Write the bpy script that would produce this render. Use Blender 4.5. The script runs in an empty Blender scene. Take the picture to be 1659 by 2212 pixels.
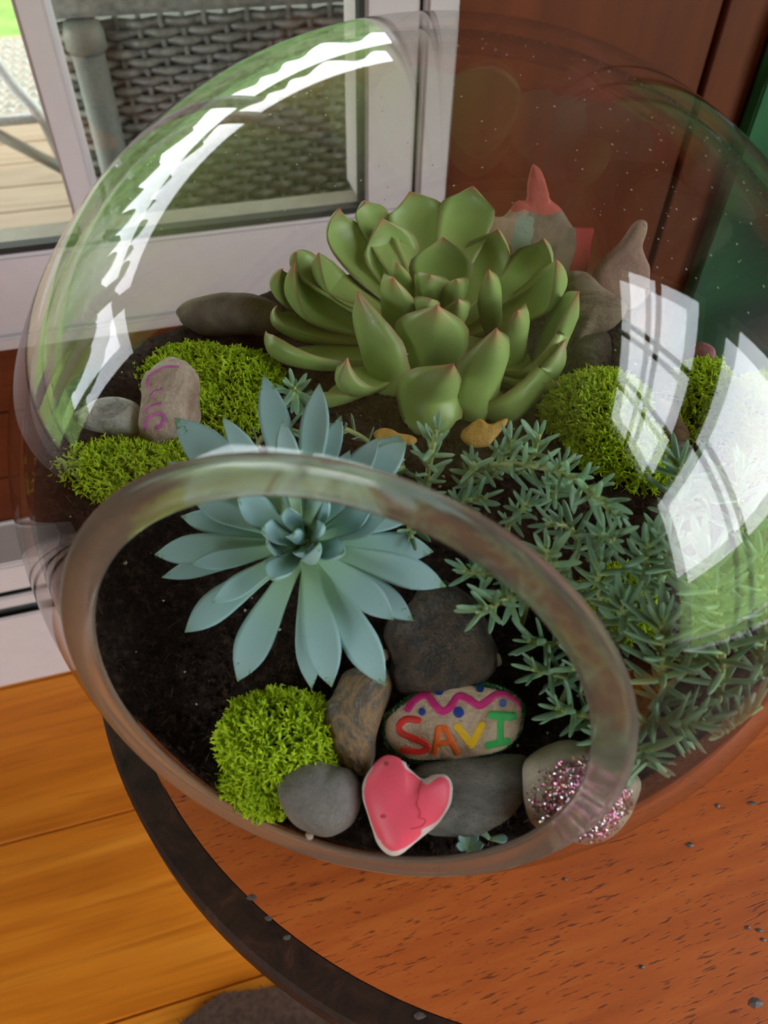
import bpy, bmesh, math, random
import numpy as np
from mathutils import Vector, Matrix, noise
from mathutils.bvhtree import BVHTree

# ------------------------------------------------------------------ camera
SC = bpy.context.scene
COL = SC.collection
PITCH, ROLL = math.radians(47), math.radians(1.45)
fw = Vector((0, math.cos(PITCH), -math.sin(PITCH)))
rt0 = Vector((1, 0, 0)); up0 = rt0.cross(fw)
rt = math.cos(ROLL)*rt0 + math.sin(ROLL)*up0
up = -math.sin(ROLL)*rt0 + math.cos(ROLL)*up0
cam_data = bpy.data.cameras.new('camera')
cam = bpy.data.objects.new('camera', cam_data); COL.objects.link(cam)
cam.matrix_world = Matrix(((rt.x, up.x, -fw.x, 0), (rt.y, up.y, -fw.y, 0), (rt.z, up.z, -fw.z, 0.9), (0, 0, 0, 1)))
cam_data.sensor_fit = 'VERTICAL'; cam_data.sensor_height = 36.0
cam_data.lens = 36.0*1661/2212
cam_data.clip_start = 0.01; cam_data.clip_end = 200
cam_data.dof.use_dof = True; cam_data.dof.focus_distance = 0.33; cam_data.dof.aperture_fstop = 14
SC.camera = cam

# ------------------------------------------------------------------ world: bright overcast sky
world = bpy.data.worlds.new('overcast_sky'); SC.world = world; world.use_nodes = True
wn = world.node_tree; wn.nodes.clear()
wo = wn.nodes.new('ShaderNodeOutputWorld'); wb = wn.nodes.new('ShaderNodeBackground')
tc = wn.nodes.new('ShaderNodeTexCoord'); nz = wn.nodes.new('ShaderNodeTexNoise'); rmp = wn.nodes.new('ShaderNodeValToRGB')
nz.inputs['Scale'].default_value = 3.0; nz.inputs['Detail'].default_value = 4
rmp.color_ramp.elements[0].color = (0.80, 0.86, 0.95, 1); rmp.color_ramp.elements[1].color = (1, 1, 1, 1)
rmp.color_ramp.elements[0].position = 0.35; rmp.color_ramp.elements[1].position = 0.6
wn.links.new(tc.outputs['Generated'], nz.inputs['Vector']); wn.links.new(nz.outputs['Fac'], rmp.inputs['Fac'])
wn.links.new(rmp.outputs['Color'], wb.inputs['Color']); wb.inputs['Strength'].default_value = 9.0
wn.links.new(wb.outputs['Background'], wo.inputs['Surface'])

# wall frame: u runs along the window wall, d away from the camera, z up
UX, UY = 0.95517, 0.29606
def W(u, d, z): return Vector((u*UX - d*UY, u*UY + d*UX, z))

# sky portals in the window openings (they only guide the sky's own light)
def portal(name, c, inward, sx, sz):
    l = bpy.data.lights.new(name, 'AREA'); l.shape = 'RECTANGLE'; l.size = sx; l.size_y = sz
    l.cycles.is_portal = True
    o = bpy.data.objects.new(name, l); COL.objects.link(o); o.location = c
    o.rotation_euler = Vector(inward).to_track_quat('-Z', 'Z').to_euler()
portal('sky_portal_east', W(1.36, -0.75, 1.3), W(-1, 0, 0), 1.5, 2.4)
portal('sky_portal_west', W(-1.63, -1.325, 0.775), W(1, 0, 0), 1.65, 1.15)
portal('sky_portal_north', W(-0.45, 0.78, 1.28), W(0, -1, 0), 1.5, 1.65)

SC.view_settings.view_transform = 'Standard'; SC.view_settings.look = 'None'
SC.view_settings.gamma = 1.0; SC.view_settings.use_curve_mapping = False
SC.view_settings.exposure = 0.22
SC.cycles.use_denoising = True; SC.cycles.use_adaptive_sampling = True; SC.cycles.adaptive_threshold = 0.015
SC.cycles.max_bounces = 7; SC.cycles.diffuse_bounces = 3; SC.cycles.glossy_bounces = 3
SC.cycles.transmission_bounces = 6; SC.cycles.transparent_max_bounces = 14
SC.cycles.caustics_reflective = False; SC.cycles.caustics_refractive = False
SC.cycles.sample_clamp_indirect = 6.0
GREEN_LEAVES = [
 (0.0084,0.3612,0.7363,0.0196,0.3127,0.7002,0.0112,0.3744,0.7222,0.015),
 (0.0376,0.359,0.7407,0.0235,0.3125,0.702,0.0407,0.3718,0.7269,0.0137),
 (-0.0124,0.3571,0.7327,0.0163,0.3115,0.7011,-0.0171,0.3674,0.7267,0.009),
 (-0.0238,0.3453,0.7351,0.0142,0.3098,0.6984,-0.0346,0.3518,0.7164,0.0119),
 (-0.0044,0.3437,0.7319,0.0166,0.3116,0.6961,-0.0066,0.3541,0.7096,0.0149),
 (0.0231,0.3227,0.7339,0.0224,0.3125,0.6997,0.0244,0.3238,0.7215,0.0147),
 (0.0491,0.3385,0.7303,0.0266,0.3109,0.697,0.0545,0.3466,0.7134,0.0126),
 (0.0709,0.3402,0.7255,0.0283,0.3091,0.6948,0.0829,0.349,0.7073,0.0116),
 (0.0701,0.3027,0.7355,0.0297,0.3063,0.6934,0.091,0.3298,0.6988,0.0115),
 (-0.0303,0.3035,0.7355,0.0125,0.3069,0.6943,-0.0402,0.3329,0.702,0.0088),
 (-0.0403,0.2981,0.7335,0.0121,0.3053,0.6907,-0.056,0.3225,0.6901,0.0103),
 (-0.0463,0.3035,0.7275,0.0124,0.3063,0.6907,-0.0696,0.3368,0.6923,0.0087),
 (-0.0411,0.3141,0.7295,0.0124,0.3064,0.697,-0.0518,0.3283,0.7137,0.0089),
 (0.0028,0.2858,0.7415,0.0131,0.3026,0.7015,0.0032,0.3068,0.725,0.0064),
 (0.0014,0.2851,0.7355,0.0129,0.2998,0.6988,0.0018,0.2943,0.7175,0.0119,0.0036,0.3006,0.6975),
 (0.0168,0.2897,0.7343,0.0193,0.2995,0.7015,0.0172,0.2957,0.7277,0.0085),
 (0.0271,0.2856,0.7351,0.025,0.298,0.7015,0.0312,0.2923,0.7274,0.0065),
 (0.0389,0.2794,0.7435,0.0299,0.3023,0.6979,0.0458,0.2996,0.7155,0.0074,0.0502,0.321,0.6835),
 (0.0172,0.2785,0.7299,0.0185,0.2952,0.7006,0.0131,0.2816,0.7262,0.0058),
 (0.0283,0.2803,0.7291,0.0246,0.2956,0.6979,0.0305,0.2847,0.717,0.0073),
 (-0.0131,0.2831,0.7299,0.0136,0.2987,0.6934,-0.0079,0.2836,0.7055,0.0199,0.0008,0.2788,0.6835),
 (0.0192,0.2703,0.7323,0.02,0.2949,0.6952,0.018,0.2765,0.7095,0.0165,0.0184,0.2823,0.6845),
 (0.0516,0.2722,0.7295,0.0294,0.3005,0.6934,0.0564,0.29,0.7055,0.0124,0.0557,0.2943,0.6835),
 (0.0425,0.2611,0.7283,0.0255,0.296,0.6925,0.0426,0.2661,0.7035,0.0137,0.038,0.2626,0.6835),
 (0.0789,0.2881,0.7295,0.03,0.303,0.6925,0.0779,0.2986,0.7035,0.013,0.065,0.2832,0.692),
 (0.0752,0.2778,0.7127,0.0288,0.2994,0.6895,0.0697,0.276,0.6955,0.0127,0.0484,0.2613,0.6855),
 (0.0261,0.2517,0.7175,0.0205,0.2948,0.6898,0.0183,0.2562,0.6975,0.0145,0.0191,0.2526,0.6835),
 (-0.0164,0.2617,0.7119,0.015,0.2971,0.6885,-0.0244,0.2536,0.6885,0.0101),
 (0.0943,0.2827,0.6907,0.0286,0.299,0.6875,0.0894,0.2504,0.6933,0.0092),
 (-0.0556,0.2976,0.6995,0.0125,0.301,0.6885,-0.052,0.2731,0.6931,0.0106),
 (-0.0512,0.3093,0.7055,0.012,0.3039,0.6895,-0.0603,0.3023,0.694,0.0093),
 (-0.0292,0.2626,0.6891,0.0146,0.2975,0.6865,-0.0265,0.2533,0.6908,0.0073),
]
GREEN_AXIS = (0.021, 0.3038, 0.6835)
BLUE_LEAVES = [
 (-0.041,0.2064,0.7438,-0.0273,0.1653,0.7152,-0.0337,0.1875,0.7259,0.0052),
 (-0.022,0.2005,0.7455,-0.026,0.165,0.7162,-0.0237,0.1839,0.7281,0.0049),
 (-0.0321,0.1819,0.745,-0.0272,0.1636,0.7194,-0.0294,0.174,0.7295,0.0038),
 (-0.0729,0.2026,0.7276,-0.0288,0.1661,0.7104,-0.0507,0.1852,0.7172,0.0068),
 (-0.0535,0.1931,0.7366,-0.0286,0.1649,0.7148,-0.0407,0.1802,0.723,0.0039),
 (-0.0743,0.1907,0.7179,-0.0291,0.1662,0.7085,-0.0519,0.1777,0.715,0.0049),
 (-0.0113,0.1815,0.7339,-0.0242,0.1652,0.7145,-0.0175,0.1745,0.7215,0.0034),
 (-0.0023,0.1883,0.7335,-0.0236,0.1656,0.7128,-0.0127,0.1782,0.7204,0.0045),
 (0.0069,0.1932,0.7279,-0.0229,0.1668,0.7094,-0.0083,0.1788,0.7214,0.0065),
 (0.0052,0.2003,0.7242,-0.023,0.1681,0.707,-0.0093,0.1826,0.7193,0.0064),
 (-0.0152,0.1999,0.7328,-0.0249,0.1671,0.7113,-0.0202,0.1827,0.7239,0.0036),
 (-0.0762,0.1633,0.7012,-0.0295,0.1649,0.7059,-0.0533,0.1621,0.7081,0.0053),
 (-0.0614,0.1543,0.7077,-0.0297,0.1628,0.7089,-0.0451,0.1601,0.7046,0.0037),
 (-0.0759,0.1624,0.6899,-0.0293,0.1649,0.7049,-0.053,0.162,0.701,0.0037),
 (-0.0635,0.1401,0.6902,-0.0286,0.1633,0.7043,-0.0466,0.1497,0.7018,0.0055),
 (-0.0527,0.1412,0.7051,-0.029,0.1609,0.7091,-0.0405,0.1523,0.7044,0.004),
 (-0.0455,0.1273,0.6822,-0.0271,0.1621,0.7039,-0.0369,0.1423,0.6985,0.0062),
 (-0.0148,0.1218,0.6898,-0.0246,0.1614,0.7049,-0.0203,0.1392,0.7028,0.0059),
 (-0.022,0.1275,0.6783,-0.0252,0.1617,0.7039,-0.0241,0.1426,0.6957,0.0043),
 (0.0017,0.1237,0.688,-0.0234,0.1621,0.7043,-0.0114,0.1405,0.7016,0.0058),
 (0.0037,0.1356,0.7066,-0.0229,0.161,0.7088,-0.0099,0.1471,0.7105,0.0048),
 (0.0105,0.1456,0.692,-0.0221,0.1632,0.7049,-0.0063,0.1524,0.703,0.0047),
 (0.0203,0.1495,0.7058,-0.0217,0.1637,0.7062,-0.0013,0.1542,0.7115,0.0053),
 (0.0169,0.1655,0.7037,-0.0214,0.1651,0.7059,-0.0029,0.1629,0.7102,0.0051),
 (0.0004,0.1627,0.7226,-0.0221,0.1633,0.7119,-0.0104,0.165,0.7127,0.0041),
 (0.0116,0.1752,0.7139,-0.0217,0.1664,0.7064,-0.0053,0.1696,0.7129,0.0046),
 (-0.0624,0.1737,0.7161,-0.0297,0.1648,0.7098,-0.046,0.1693,0.7129,0.0039),
 (-0.0704,0.1797,0.7025,-0.0293,0.1664,0.7056,-0.0503,0.1715,0.7077,0.0043),
 (-0.0103,0.1701,0.7312,-0.0233,0.164,0.715,-0.0165,0.1682,0.7204,0.0039),
 (-0.0187,0.1701,0.7369,-0.0247,0.1638,0.7178,-0.0214,0.1681,0.7246,0.0036),
 (-0.0358,0.1549,0.7217,-0.0289,0.1627,0.7061,-0.0347,0.1572,0.7072,0.0037,1),
 (-0.0185,0.1454,0.7304,-0.0238,0.1609,0.707,-0.0223,0.1517,0.7093,0.0039,1),
 (-0.0272,0.1543,0.7246,-0.026,0.1622,0.7108,-0.0282,0.1573,0.7165,0.003,1),
 (-0.0187,0.1567,0.7255,-0.0239,0.1632,0.7106,-0.0191,0.1603,0.7172,0.0032,1),
 (-0.0294,0.161,0.7283,-0.026,0.164,0.7107,-0.0296,0.1644,0.7194,0.0034,1),
 (-0.0235,0.1483,0.7226,-0.0251,0.1624,0.7095,-0.0242,0.1532,0.7141,0.0037,1),
 (-0.0175,0.1646,0.7291,-0.0244,0.1645,0.7099,-0.0192,0.167,0.7195,0.0039,1),
 (-0.0369,0.1545,0.7256,-0.0264,0.1636,0.7092,-0.0348,0.1589,0.7165,0.0041,1),
 (-0.0117,0.1496,0.7214,-0.0242,0.1634,0.7085,-0.0153,0.1552,0.7133,0.0043,1),
 (-0.0285,0.1724,0.7313,-0.0255,0.1652,0.7089,-0.0279,0.1722,0.7207,0.0045,1),
 (-0.0335,0.1418,0.7175,-0.0258,0.1633,0.7077,-0.0315,0.1498,0.7106,0.0048,1),
 (-0.0042,0.165,0.7243,-0.0242,0.1648,0.7078,-0.0106,0.1665,0.7156,0.005,1),
 (-0.0461,0.1667,0.726,-0.0264,0.165,0.7076,-0.0401,0.1676,0.7169,0.0052,1),
]
BLUE_CORE = (-0.0254, 0.1654, 0.7055)
BLUE_NORMAL = (-0.1001, -0.4004, 0.9109)
SPRIGS = [
 (0,[(-0.0401,0.2679,0.6835),(-0.0384,0.2554,0.6975),(-0.0361,0.2387,0.7135)],26,0.0108,1.2),
 (0,[(-0.0527,0.2393,0.6855),(-0.0431,0.2424,0.6895),(-0.0348,0.2375,0.6915)],12,0.01,0.9),
 (0,[(-0.0085,0.2432,0.6835),(-0.0179,0.241,0.6915),(-0.0249,0.2333,0.6955)],12,0.0087,0.9),
 (1,[(0.0152,0.2014,0.6835),(0.015,0.1985,0.7015),(0.016,0.1974,0.7175),(0.0165,0.1936,0.7335)],30,0.01,0.95),
 (1,[(0.0313,0.2197,0.6835),(0.0396,0.2086,0.7035),(0.0548,0.1974,0.7135),(0.063,0.186,0.7195),(0.0676,0.1738,0.7235),(0.0713,0.1621,0.7275)],48,0.0113,1.0),
 (1,[(0.0329,0.2145,0.6835),(0.0328,0.2083,0.6985),(0.0311,0.1987,0.7135)],20,0.009,1.1),
 (1,[(0.0427,0.2228,0.6835),(0.0453,0.2158,0.7015),(0.0467,0.2116,0.7135)],20,0.0105,0.9),
 (1,[(0.0542,0.2259,0.6835),(0.0553,0.214,0.7035),(0.0545,0.2076,0.7195)],20,0.011,0.9),
 (1,[(0.0126,0.2062,0.6835),(0.0091,0.1823,0.7015),(0.0091,0.1667,0.7095)],24,0.0093,1.0),
 (1,[(0.0478,0.1977,0.6835),(0.049,0.1889,0.6995),(0.0486,0.1839,0.7095)],20,0.0085,1.1),
 (1,[(0.0268,0.2018,0.6835),(0.029,0.1966,0.6955),(0.0363,0.1915,0.7035)],22,0.0098,1.0),
 (1,[(0.0654,0.2106,0.6835),(0.0616,0.1959,0.7035),(0.0615,0.1956,0.7175)],20,0.0104,1.0),
 (1,[(0.0779,0.1871,0.6835),(0.0745,0.1741,0.7035),(0.0727,0.1609,0.7175)],24,0.01,1.0),
 (1,[(0.0072,0.2269,0.6835),(0.0033,0.2132,0.6915),(0.0007,0.204,0.6955)],14,0.0088,1.0),
 (2,[(0.0523,0.1666,0.6785),(0.0459,0.1596,0.6895),(0.0364,0.1486,0.6975),(0.0298,0.1415,0.7035)],28,0.0111,1.0),
 (2,[(0.0464,0.1748,0.6785),(0.0358,0.1663,0.6915),(0.0268,0.1613,0.6995)],26,0.0098,1.0),
 (2,[(0.0673,0.1671,0.6785),(0.0593,0.1619,0.6955),(0.0549,0.1597,0.7055),(0.0508,0.1573,0.7175)],26,0.0118,1.0),
 (2,[(0.0797,0.1649,0.6735),(0.0731,0.1619,0.6935),(0.072,0.1622,0.7055)],24,0.012,1.0),
 (2,[(0.0665,0.142,0.6635),(0.0583,0.1397,0.6715),(0.0508,0.1376,0.6775)],18,0.0111,1.0),
 (2,[(0.0703,0.1522,0.6685),(0.0572,0.1491,0.6755),(0.05,0.1472,0.6795)],18,0.0106,1.0),
 (2,[(0.0736,0.1262,0.6635),(0.064,0.1251,0.6715),(0.0571,0.1244,0.6755)],18,0.011,1.0),
 (2,[(0.0836,0.1462,0.6635),(0.0734,0.1404,0.6755),(0.063,0.1343,0.6835)],20,0.0109,1.0),
 (2,[(0.0727,0.187,0.6835),(0.0666,0.1853,0.6955),(0.0563,0.1799,0.7035)],22,0.0103,1.0),
 (2,[(0.081,0.1165,0.6635),(0.0752,0.1128,0.6755),(0.0686,0.112,0.6815)],24,0.0103,1.0),
 (3,[(0.1102,0.1286,0.6795),(0.1043,0.1338,0.7035),(0.0989,0.139,0.7175),(0.0915,0.1432,0.7335)],48,0.0168,1.0),
 (3,[(0.0934,0.1299,0.6735),(0.0877,0.1318,0.6955),(0.0839,0.1361,0.7115)],38,0.015,1.0),
 (3,[(0.1258,0.1377,0.6795),(0.1199,0.1429,0.7035),(0.1134,0.1506,0.7235)],36,0.0163,1.0),
 (3,[(0.0907,0.1661,0.6835),(0.0879,0.164,0.7015),(0.0854,0.1638,0.7135)],30,0.0136,1.0),
 (3,[(0.0789,0.1132,0.6635),(0.0813,0.1107,0.6755),(0.0831,0.1044,0.6795)],20,0.0137,0.9),
 (3,[(0.087,0.1213,0.6735),(0.0939,0.1165,0.6815),(0.1028,0.1176,0.6815)],34,0.0126,1.0),
 (3,[(0.1092,0.1177,0.6755),(0.1122,0.1176,0.6835),(0.1181,0.1203,0.6875)],30,0.012,1.0),
 (3,[(0.1107,0.2023,0.6835),(0.1071,0.1975,0.7035),(0.1015,0.1971,0.7175)],24,0.0145,1.0),
 (3,[(0.126,0.2127,0.6835),(0.1146,0.2045,0.7015),(0.1056,0.1967,0.7135)],20,0.0129,1.0),
 (3,[(0.1356,0.196,0.6835),(0.1261,0.1935,0.7035),(0.1253,0.1974,0.7135)],24,0.0151,1.0),
 (3,[(0.1024,0.1412,0.6785),(0.0996,0.139,0.6955),(0.0935,0.141,0.7075)],28,0.0139,1.0),
 (3,[(0.0841,0.1532,0.6735),(0.0804,0.1483,0.6915),(0.0764,0.1484,0.7015)],24,0.0125,1.0),
 (3,[(0.0987,0.1726,0.6835),(0.0955,0.1626,0.7035),(0.0919,0.166,0.7135)],26,0.0141,1.0),
]
STONES = {
 'name': {'o': (0.0254,0.1259,0.6615),'n': (-0.0501,-0.6215,0.7818),'poly': [(-0.0245,-0.0004),(-0.0228,-0.0081),(-0.0155,-0.0127),(-0.0042,-0.0129),(0.0087,-0.011),(0.0181,-0.0076),(0.0227,-0.0018),(0.0238,0.0055),(0.02,0.0105),(0.0126,0.0132),(0.0014,0.0137),(-0.0091,0.0117),(-0.0177,0.0067)],'up': 0.007,'dn': 0.008},
 'heart': {'o': (0.0083,0.0987,0.6575),'n': (-0.0502,-0.5517,0.8325),'poly': [(-0.0088,0.013),(-0.0043,0.0148),(0.0003,0.0133),(0.0016,0.0114),(0.0061,0.0082),(0.0102,0.0098),(0.0143,0.0097),(0.0161,0.006),(0.0152,0.0005),(0.012,-0.0043),(0.0072,-0.0087),(0.0016,-0.0131),(-0.0016,-0.0149),(-0.0048,-0.0145),(-0.0081,-0.0112),(-0.0108,-0.0043),(-0.0128,0.0019),(-0.0124,0.0082)],'up': 0.007,'dn': 0.007},
 'grey': {'o': (-0.0186,0.1019,0.6535),'n': (-0.0502,-0.502,0.8634),'poly': [(-0.0138,0.0013),(-0.0121,0.0078),(-0.0072,0.0115),(-0.0013,0.0121),(0.0039,0.01),(0.009,0.0092),(0.0129,0.0053),(0.0134,-0.0018),(0.0108,-0.0081),(0.0039,-0.0115),(-0.0036,-0.0105),(-0.0096,-0.0068)],'up': 0.011,'dn': 0.012},
 'flat': {'o': (0.0301,0.1056,0.6495),'n': (0.0501,-0.4507,0.8913),'poly': [(-0.0185,0.0071),(-0.0091,0.011),(0.0039,0.0127),(0.0153,0.0138),(0.0205,0.0121),(0.0198,0.0015),(0.0149,-0.0058),(0.0037,-0.0123),(-0.0065,-0.0129),(-0.0141,-0.0111),(-0.0201,-0.0033)],'up': 0.008,'dn': 0.01},
 'glitter': {'o': (0.064,0.1062,0.6575),'n': (0.1,-0.5001,0.8602),'poly': [(-0.017,0.0043),(-0.0144,0.0099),(-0.0074,0.0133),(0.0004,0.0144),(0.0082,0.0127),(0.0167,0.0072),(0.0208,0.0032),(0.0196,-0.0024),(0.0146,-0.0103),(0.0063,-0.0162),(-0.0022,-0.0162),(-0.0106,-0.0136),(-0.0155,-0.0074)],'up': 0.016,'dn': 0.012},
 'mottled': {'o': (-0.0068,0.1278,0.6595),'n': (-0.1506,-0.4015,0.9034),'poly': [(-0.0115,-0.0064),(-0.0123,0.0004),(-0.0095,0.0074),(-0.0052,0.0144),(0.0019,0.0176),(0.0092,0.018),(0.0111,0.0128),(0.0095,0.0033),(0.0067,-0.0061),(0.0048,-0.0168),(-0.0004,-0.0186),(-0.0058,-0.0154),(-0.0095,-0.0114)],'up': 0.012,'dn': 0.012},
 'rough': {'o': (0.0216,0.1507,0.6715),'n': (0.0,-0.4512,0.8924),'poly': [(-0.0189,-0.0053),(-0.0196,0.0044),(-0.0124,0.0144),(-0.0009,0.0206),(0.0107,0.0167),(0.0172,0.0069),(0.019,-0.0027),(0.0161,-0.0115),(0.0048,-0.0173),(-0.0087,-0.0184),(-0.0168,-0.0139)],'up': 0.014,'dn': 0.014},
 'speckled': {'o': (-0.116,0.2349,0.6935),'n': (-0.1007,-0.453,0.8858),'poly': [(-0.0179,-0.0018),(-0.0145,0.0033),(-0.0058,0.0066),(0.0011,0.0108),(0.0092,0.0124),(0.0153,0.0097),(0.0176,0.0037),(0.016,-0.003),(0.0048,-0.0054),(-0.0034,-0.0112),(-0.0099,-0.0115),(-0.0153,-0.0086)],'up': 0.011,'dn': 0.012},
 'purple': {'o': (-0.0878,0.2428,0.6995),'n': (-0.0502,-0.502,0.8634),'poly': [(-0.012,0.0091),(-0.0094,0.0146),(-0.0024,0.0177),(0.005,0.0173),(0.0102,0.0135),(0.0124,0.0075),(0.0117,-0.0009),(0.0098,-0.0076),(0.0036,-0.0143),(-0.0033,-0.0172),(-0.0086,-0.0156),(-0.0104,-0.0094),(-0.0106,-0.0011)],'up': 0.012,'dn': 0.01},
 'back': {'o': (-0.0756,0.3184,0.6915),'n': (0.1,-0.5001,0.8602),'poly': [(-0.0254,0.002),(-0.0204,0.0066),(-0.0112,0.0098),(-0.0017,0.0116),(0.0079,0.0122),(0.0144,0.0112),(0.0209,0.0092),(0.0251,0.0042),(0.0235,-0.003),(0.0138,-0.0061),(0.0027,-0.007),(-0.013,-0.0082),(-0.0221,-0.0044),(-0.0245,-0.0007)],'up': 0.01,'dn': 0.012},
 'tan': {'o': (0.0967,0.3278,0.6995),'n': (0.1005,-0.7035,0.7035),'poly': [(-0.0142,0.0101),(-0.0098,0.0145),(-0.0034,0.0133),(0.0041,0.0071),(0.0126,0.0018),(0.0178,-0.0032),(0.0104,-0.0133),(0.0012,-0.015),(-0.0069,-0.0184),(-0.0117,-0.0107)],'up': 0.01,'dn': 0.012},
 'dark': {'o': (0.0931,0.2956,0.6915),'n': (0.0,-0.5026,0.8645),'poly': [(-0.0077,0.0047),(-0.0007,0.0094),(0.007,0.0106),(0.0091,0.0005),(0.0075,-0.0095),(0.0002,-0.0123),(-0.0047,-0.0089),(-0.0083,-0.0017)],'up': 0.01,'dn': 0.012},
 'brown': {'o': (0.118,0.2486,0.6895),'n': (0.0,-0.4512,0.8924),'poly': [(-0.0087,0.011),(-0.0013,0.0112),(0.0043,0.0029),(0.0086,-0.0053),(0.0056,-0.0095),(-0.0028,-0.008),(-0.0073,-0.0024)],'up': 0.008,'dn': 0.01},
 'chip': {'o': (0.1216,0.2735,0.6935),'n': (0.0,-0.5026,0.8645),'poly': [(-0.0034,0.0046),(0.003,0.003),(0.0026,-0.003),(-0.0031,-0.004)],'up': 0.004,'dn': 0.004},
 'mauve': {'o': (0.1409,0.2913,0.6955),'n': (0.0,-0.5026,0.8645),'poly': [(-0.0058,-0.0003),(-0.0016,0.0056),(0.0041,0.0035),(0.0058,-0.0022),(0.0029,-0.0072),(-0.0049,-0.0061)],'up': 0.009,'dn': 0.008},
 'slate': {'o': (0.1181,0.2337,0.6835),'n': (0.0,-0.4512,0.8924),'poly': [(-0.0068,0.0032),(0.0012,0.0083),(0.0079,0.0061),(0.008,-0.002),(0.0008,-0.0062),(-0.0058,-0.0032)],'up': 0.008,'dn': 0.01},
 'coral': {'o': (0.0736,0.3496,0.7135),'n': (0.0,-0.9292,0.3697),'poly': [(-0.0288,0.0041),(-0.0279,0.015),(-0.0201,0.016),(-0.0146,0.0227),(-0.0099,0.0236),(-0.01,0.0308),(-0.009,0.038),(-0.0076,0.0389),(-0.0038,0.0357),(-0.0001,0.0279),(0.0015,0.0239),(0.0067,0.0204),(0.0118,0.0143),(0.0159,0.0098),(0.0187,0.0091),(0.0239,0.0115),(0.0237,0.002),(0.0231,-0.0088),(0.0179,-0.012),(0.0133,-0.0121),(0.0061,-0.0123),(-0.0108,-0.0074),(-0.0244,-0.006)],'up': 0.003,'dn': 0.003},
 'beige': {'o': (0.1126,0.3407,0.7085),'n': (0.1003,-0.9231,0.3712),'poly': [(-0.0149,-0.001),(-0.0125,0.0046),(-0.0038,0.0135),(0.0019,0.0226),(0.0061,0.0243),(0.0083,0.0219),(0.007,0.0136),(0.0094,0.0078),(0.0128,0.0027),(0.0141,-0.005),(0.0141,-0.0112),(0.0057,-0.0175),(-0.004,-0.0149),(-0.0124,-0.0088)],'up': 0.004,'dn': 0.004},
 'leafbit': {'o': (0.0398,0.238,0.6935),'n': (0.0,-0.5026,0.8645),'poly': [(-0.0085,0.0008),(-0.0028,0.0059),(0.0029,0.0041),(0.0095,0.0062),(0.0076,0.0012),(0.0028,-0.0049),(-0.0028,-0.006),(-0.0075,-0.0042)],'up': 0.0015,'dn': 0.001},
 'leafbit2': {'o': (0.0031,0.2369,0.6915),'n': (0.0,-0.5026,0.8645),'poly': [(-0.0085,0.0012),(-0.0039,0.0033),(0.0022,0.0014),(0.0085,-0.0004),(0.0076,-0.0034),(0.0001,-0.0032),(-0.0066,-0.0018)],'up': 0.0015,'dn': 0.001},
}
PINK_FACE = [
 (-0.0119,0.0087),
 (-0.0126,0.0029),
 (-0.0106,-0.0038),
 (-0.0077,-0.0095),
 (-0.004,-0.0128),
 (-0.0007,-0.0127),
 (0.0033,-0.0105),
 (0.006,-0.0079),
 (0.0065,-0.0059),
 (0.0111,-0.0037),
 (0.0142,0.0008),
 (0.0152,0.0062),
 (0.0145,0.0088),
 (0.0117,0.0097),
 (0.0073,0.0076),
 (0.0033,0.0102),
 (0.0009,0.0119),
 (-0.0012,0.0144),
 (-0.0053,0.0153),
 (-0.0086,0.0133),
]
CRACK = [
 (0.0057,0.008),
 (0.005,0.0043),
 (0.0044,0.002),
 (0.0056,-0.0002),
 (0.0053,-0.0019),
 (0.0071,-0.0025),
 (0.0059,-0.0044),
 (0.0028,-0.0053),
]
PITS = [
 (-0.0058,-0.002),
 (-0.0052,0.013),
]
NAME_STROKES = [
 ('red letter S','red',[(-0.0119,0.0015),(-0.0157,0.0016),(-0.0181,-0.0004),(-0.0177,-0.0029),(-0.0139,-0.0044),(-0.0096,-0.006),(-0.009,-0.0079),(-0.0116,-0.0091),(-0.0168,-0.0088)],0.00123),
 ('orange letter A','orange',[(-0.0063,-0.0091),(-0.0053,-0.0008),(-0.0031,-0.0007),(0.0011,-0.0088)],0.0011),
 ('','orange',[(-0.0053,-0.0058),(-0.001,-0.0051)],0.001),
 ('yellow letter V','yellow',[(0.0009,-0.0),(0.0057,-0.006),(0.0089,0.0008)],0.00142),
 ('green letter I','green',[(0.0121,0.004),(0.0194,0.0035)],0.00155),
 ('','green',[(0.015,0.0028),(0.0151,-0.0047)],0.00119),
 ('','green',[(0.0111,-0.006),(0.0176,-0.0047)],0.00146),
 ('magenta wavy line','magenta',[(-0.0156,0.0047),(-0.0133,0.0077),(-0.0097,0.0094),(-0.0064,0.0063),(-0.0041,0.0047),(-0.0013,0.0064),(0.0012,0.0095),(0.0046,0.0087),(0.008,0.007),(0.0113,0.009),(0.0139,0.0105),(0.0173,0.0102),(0.0206,0.0084),(0.0219,0.0066)],0.00137),
]
NAME_DOTS = [
 ((-0.0053,0.0111),0.00163),
 ((0.0084,0.0123),0.00136),
 ((-0.0108,0.0042),0.00118),
 ((0.0012,0.0046),0.00172),
 ((0.0158,0.0078),0.00127),
]
PURPLE_STROKES = [
 ([(-0.0059,0.0038),(-0.0058,0.0083),(-0.0017,0.0117),(0.0053,0.0127)],0.00064),
 ([(-0.0044,-0.0007),(-0.0028,0.0022),(-0.0001,0.0028)],0.0005),
 ([(-0.0062,-0.0072),(-0.0029,-0.0044),(0.0002,-0.0033)],0.0005),
 ([(-0.0058,-0.0133),(-0.0039,-0.0092),(-0.0003,-0.0073),(0.0015,-0.0084),(0.0005,-0.0114),(-0.0014,-0.0128)],0.00064),
]
GLITTER = [
 (-0.0122,0.0057),
 (-0.0035,0.0093),
 (0.0039,0.0086),
 (0.0123,0.0007),
 (0.0094,-0.0075),
 (0.0014,-0.0138),
 (-0.0082,-0.0124),
 (-0.0133,-0.0092),
 (-0.0152,-0.0025),
]
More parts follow.
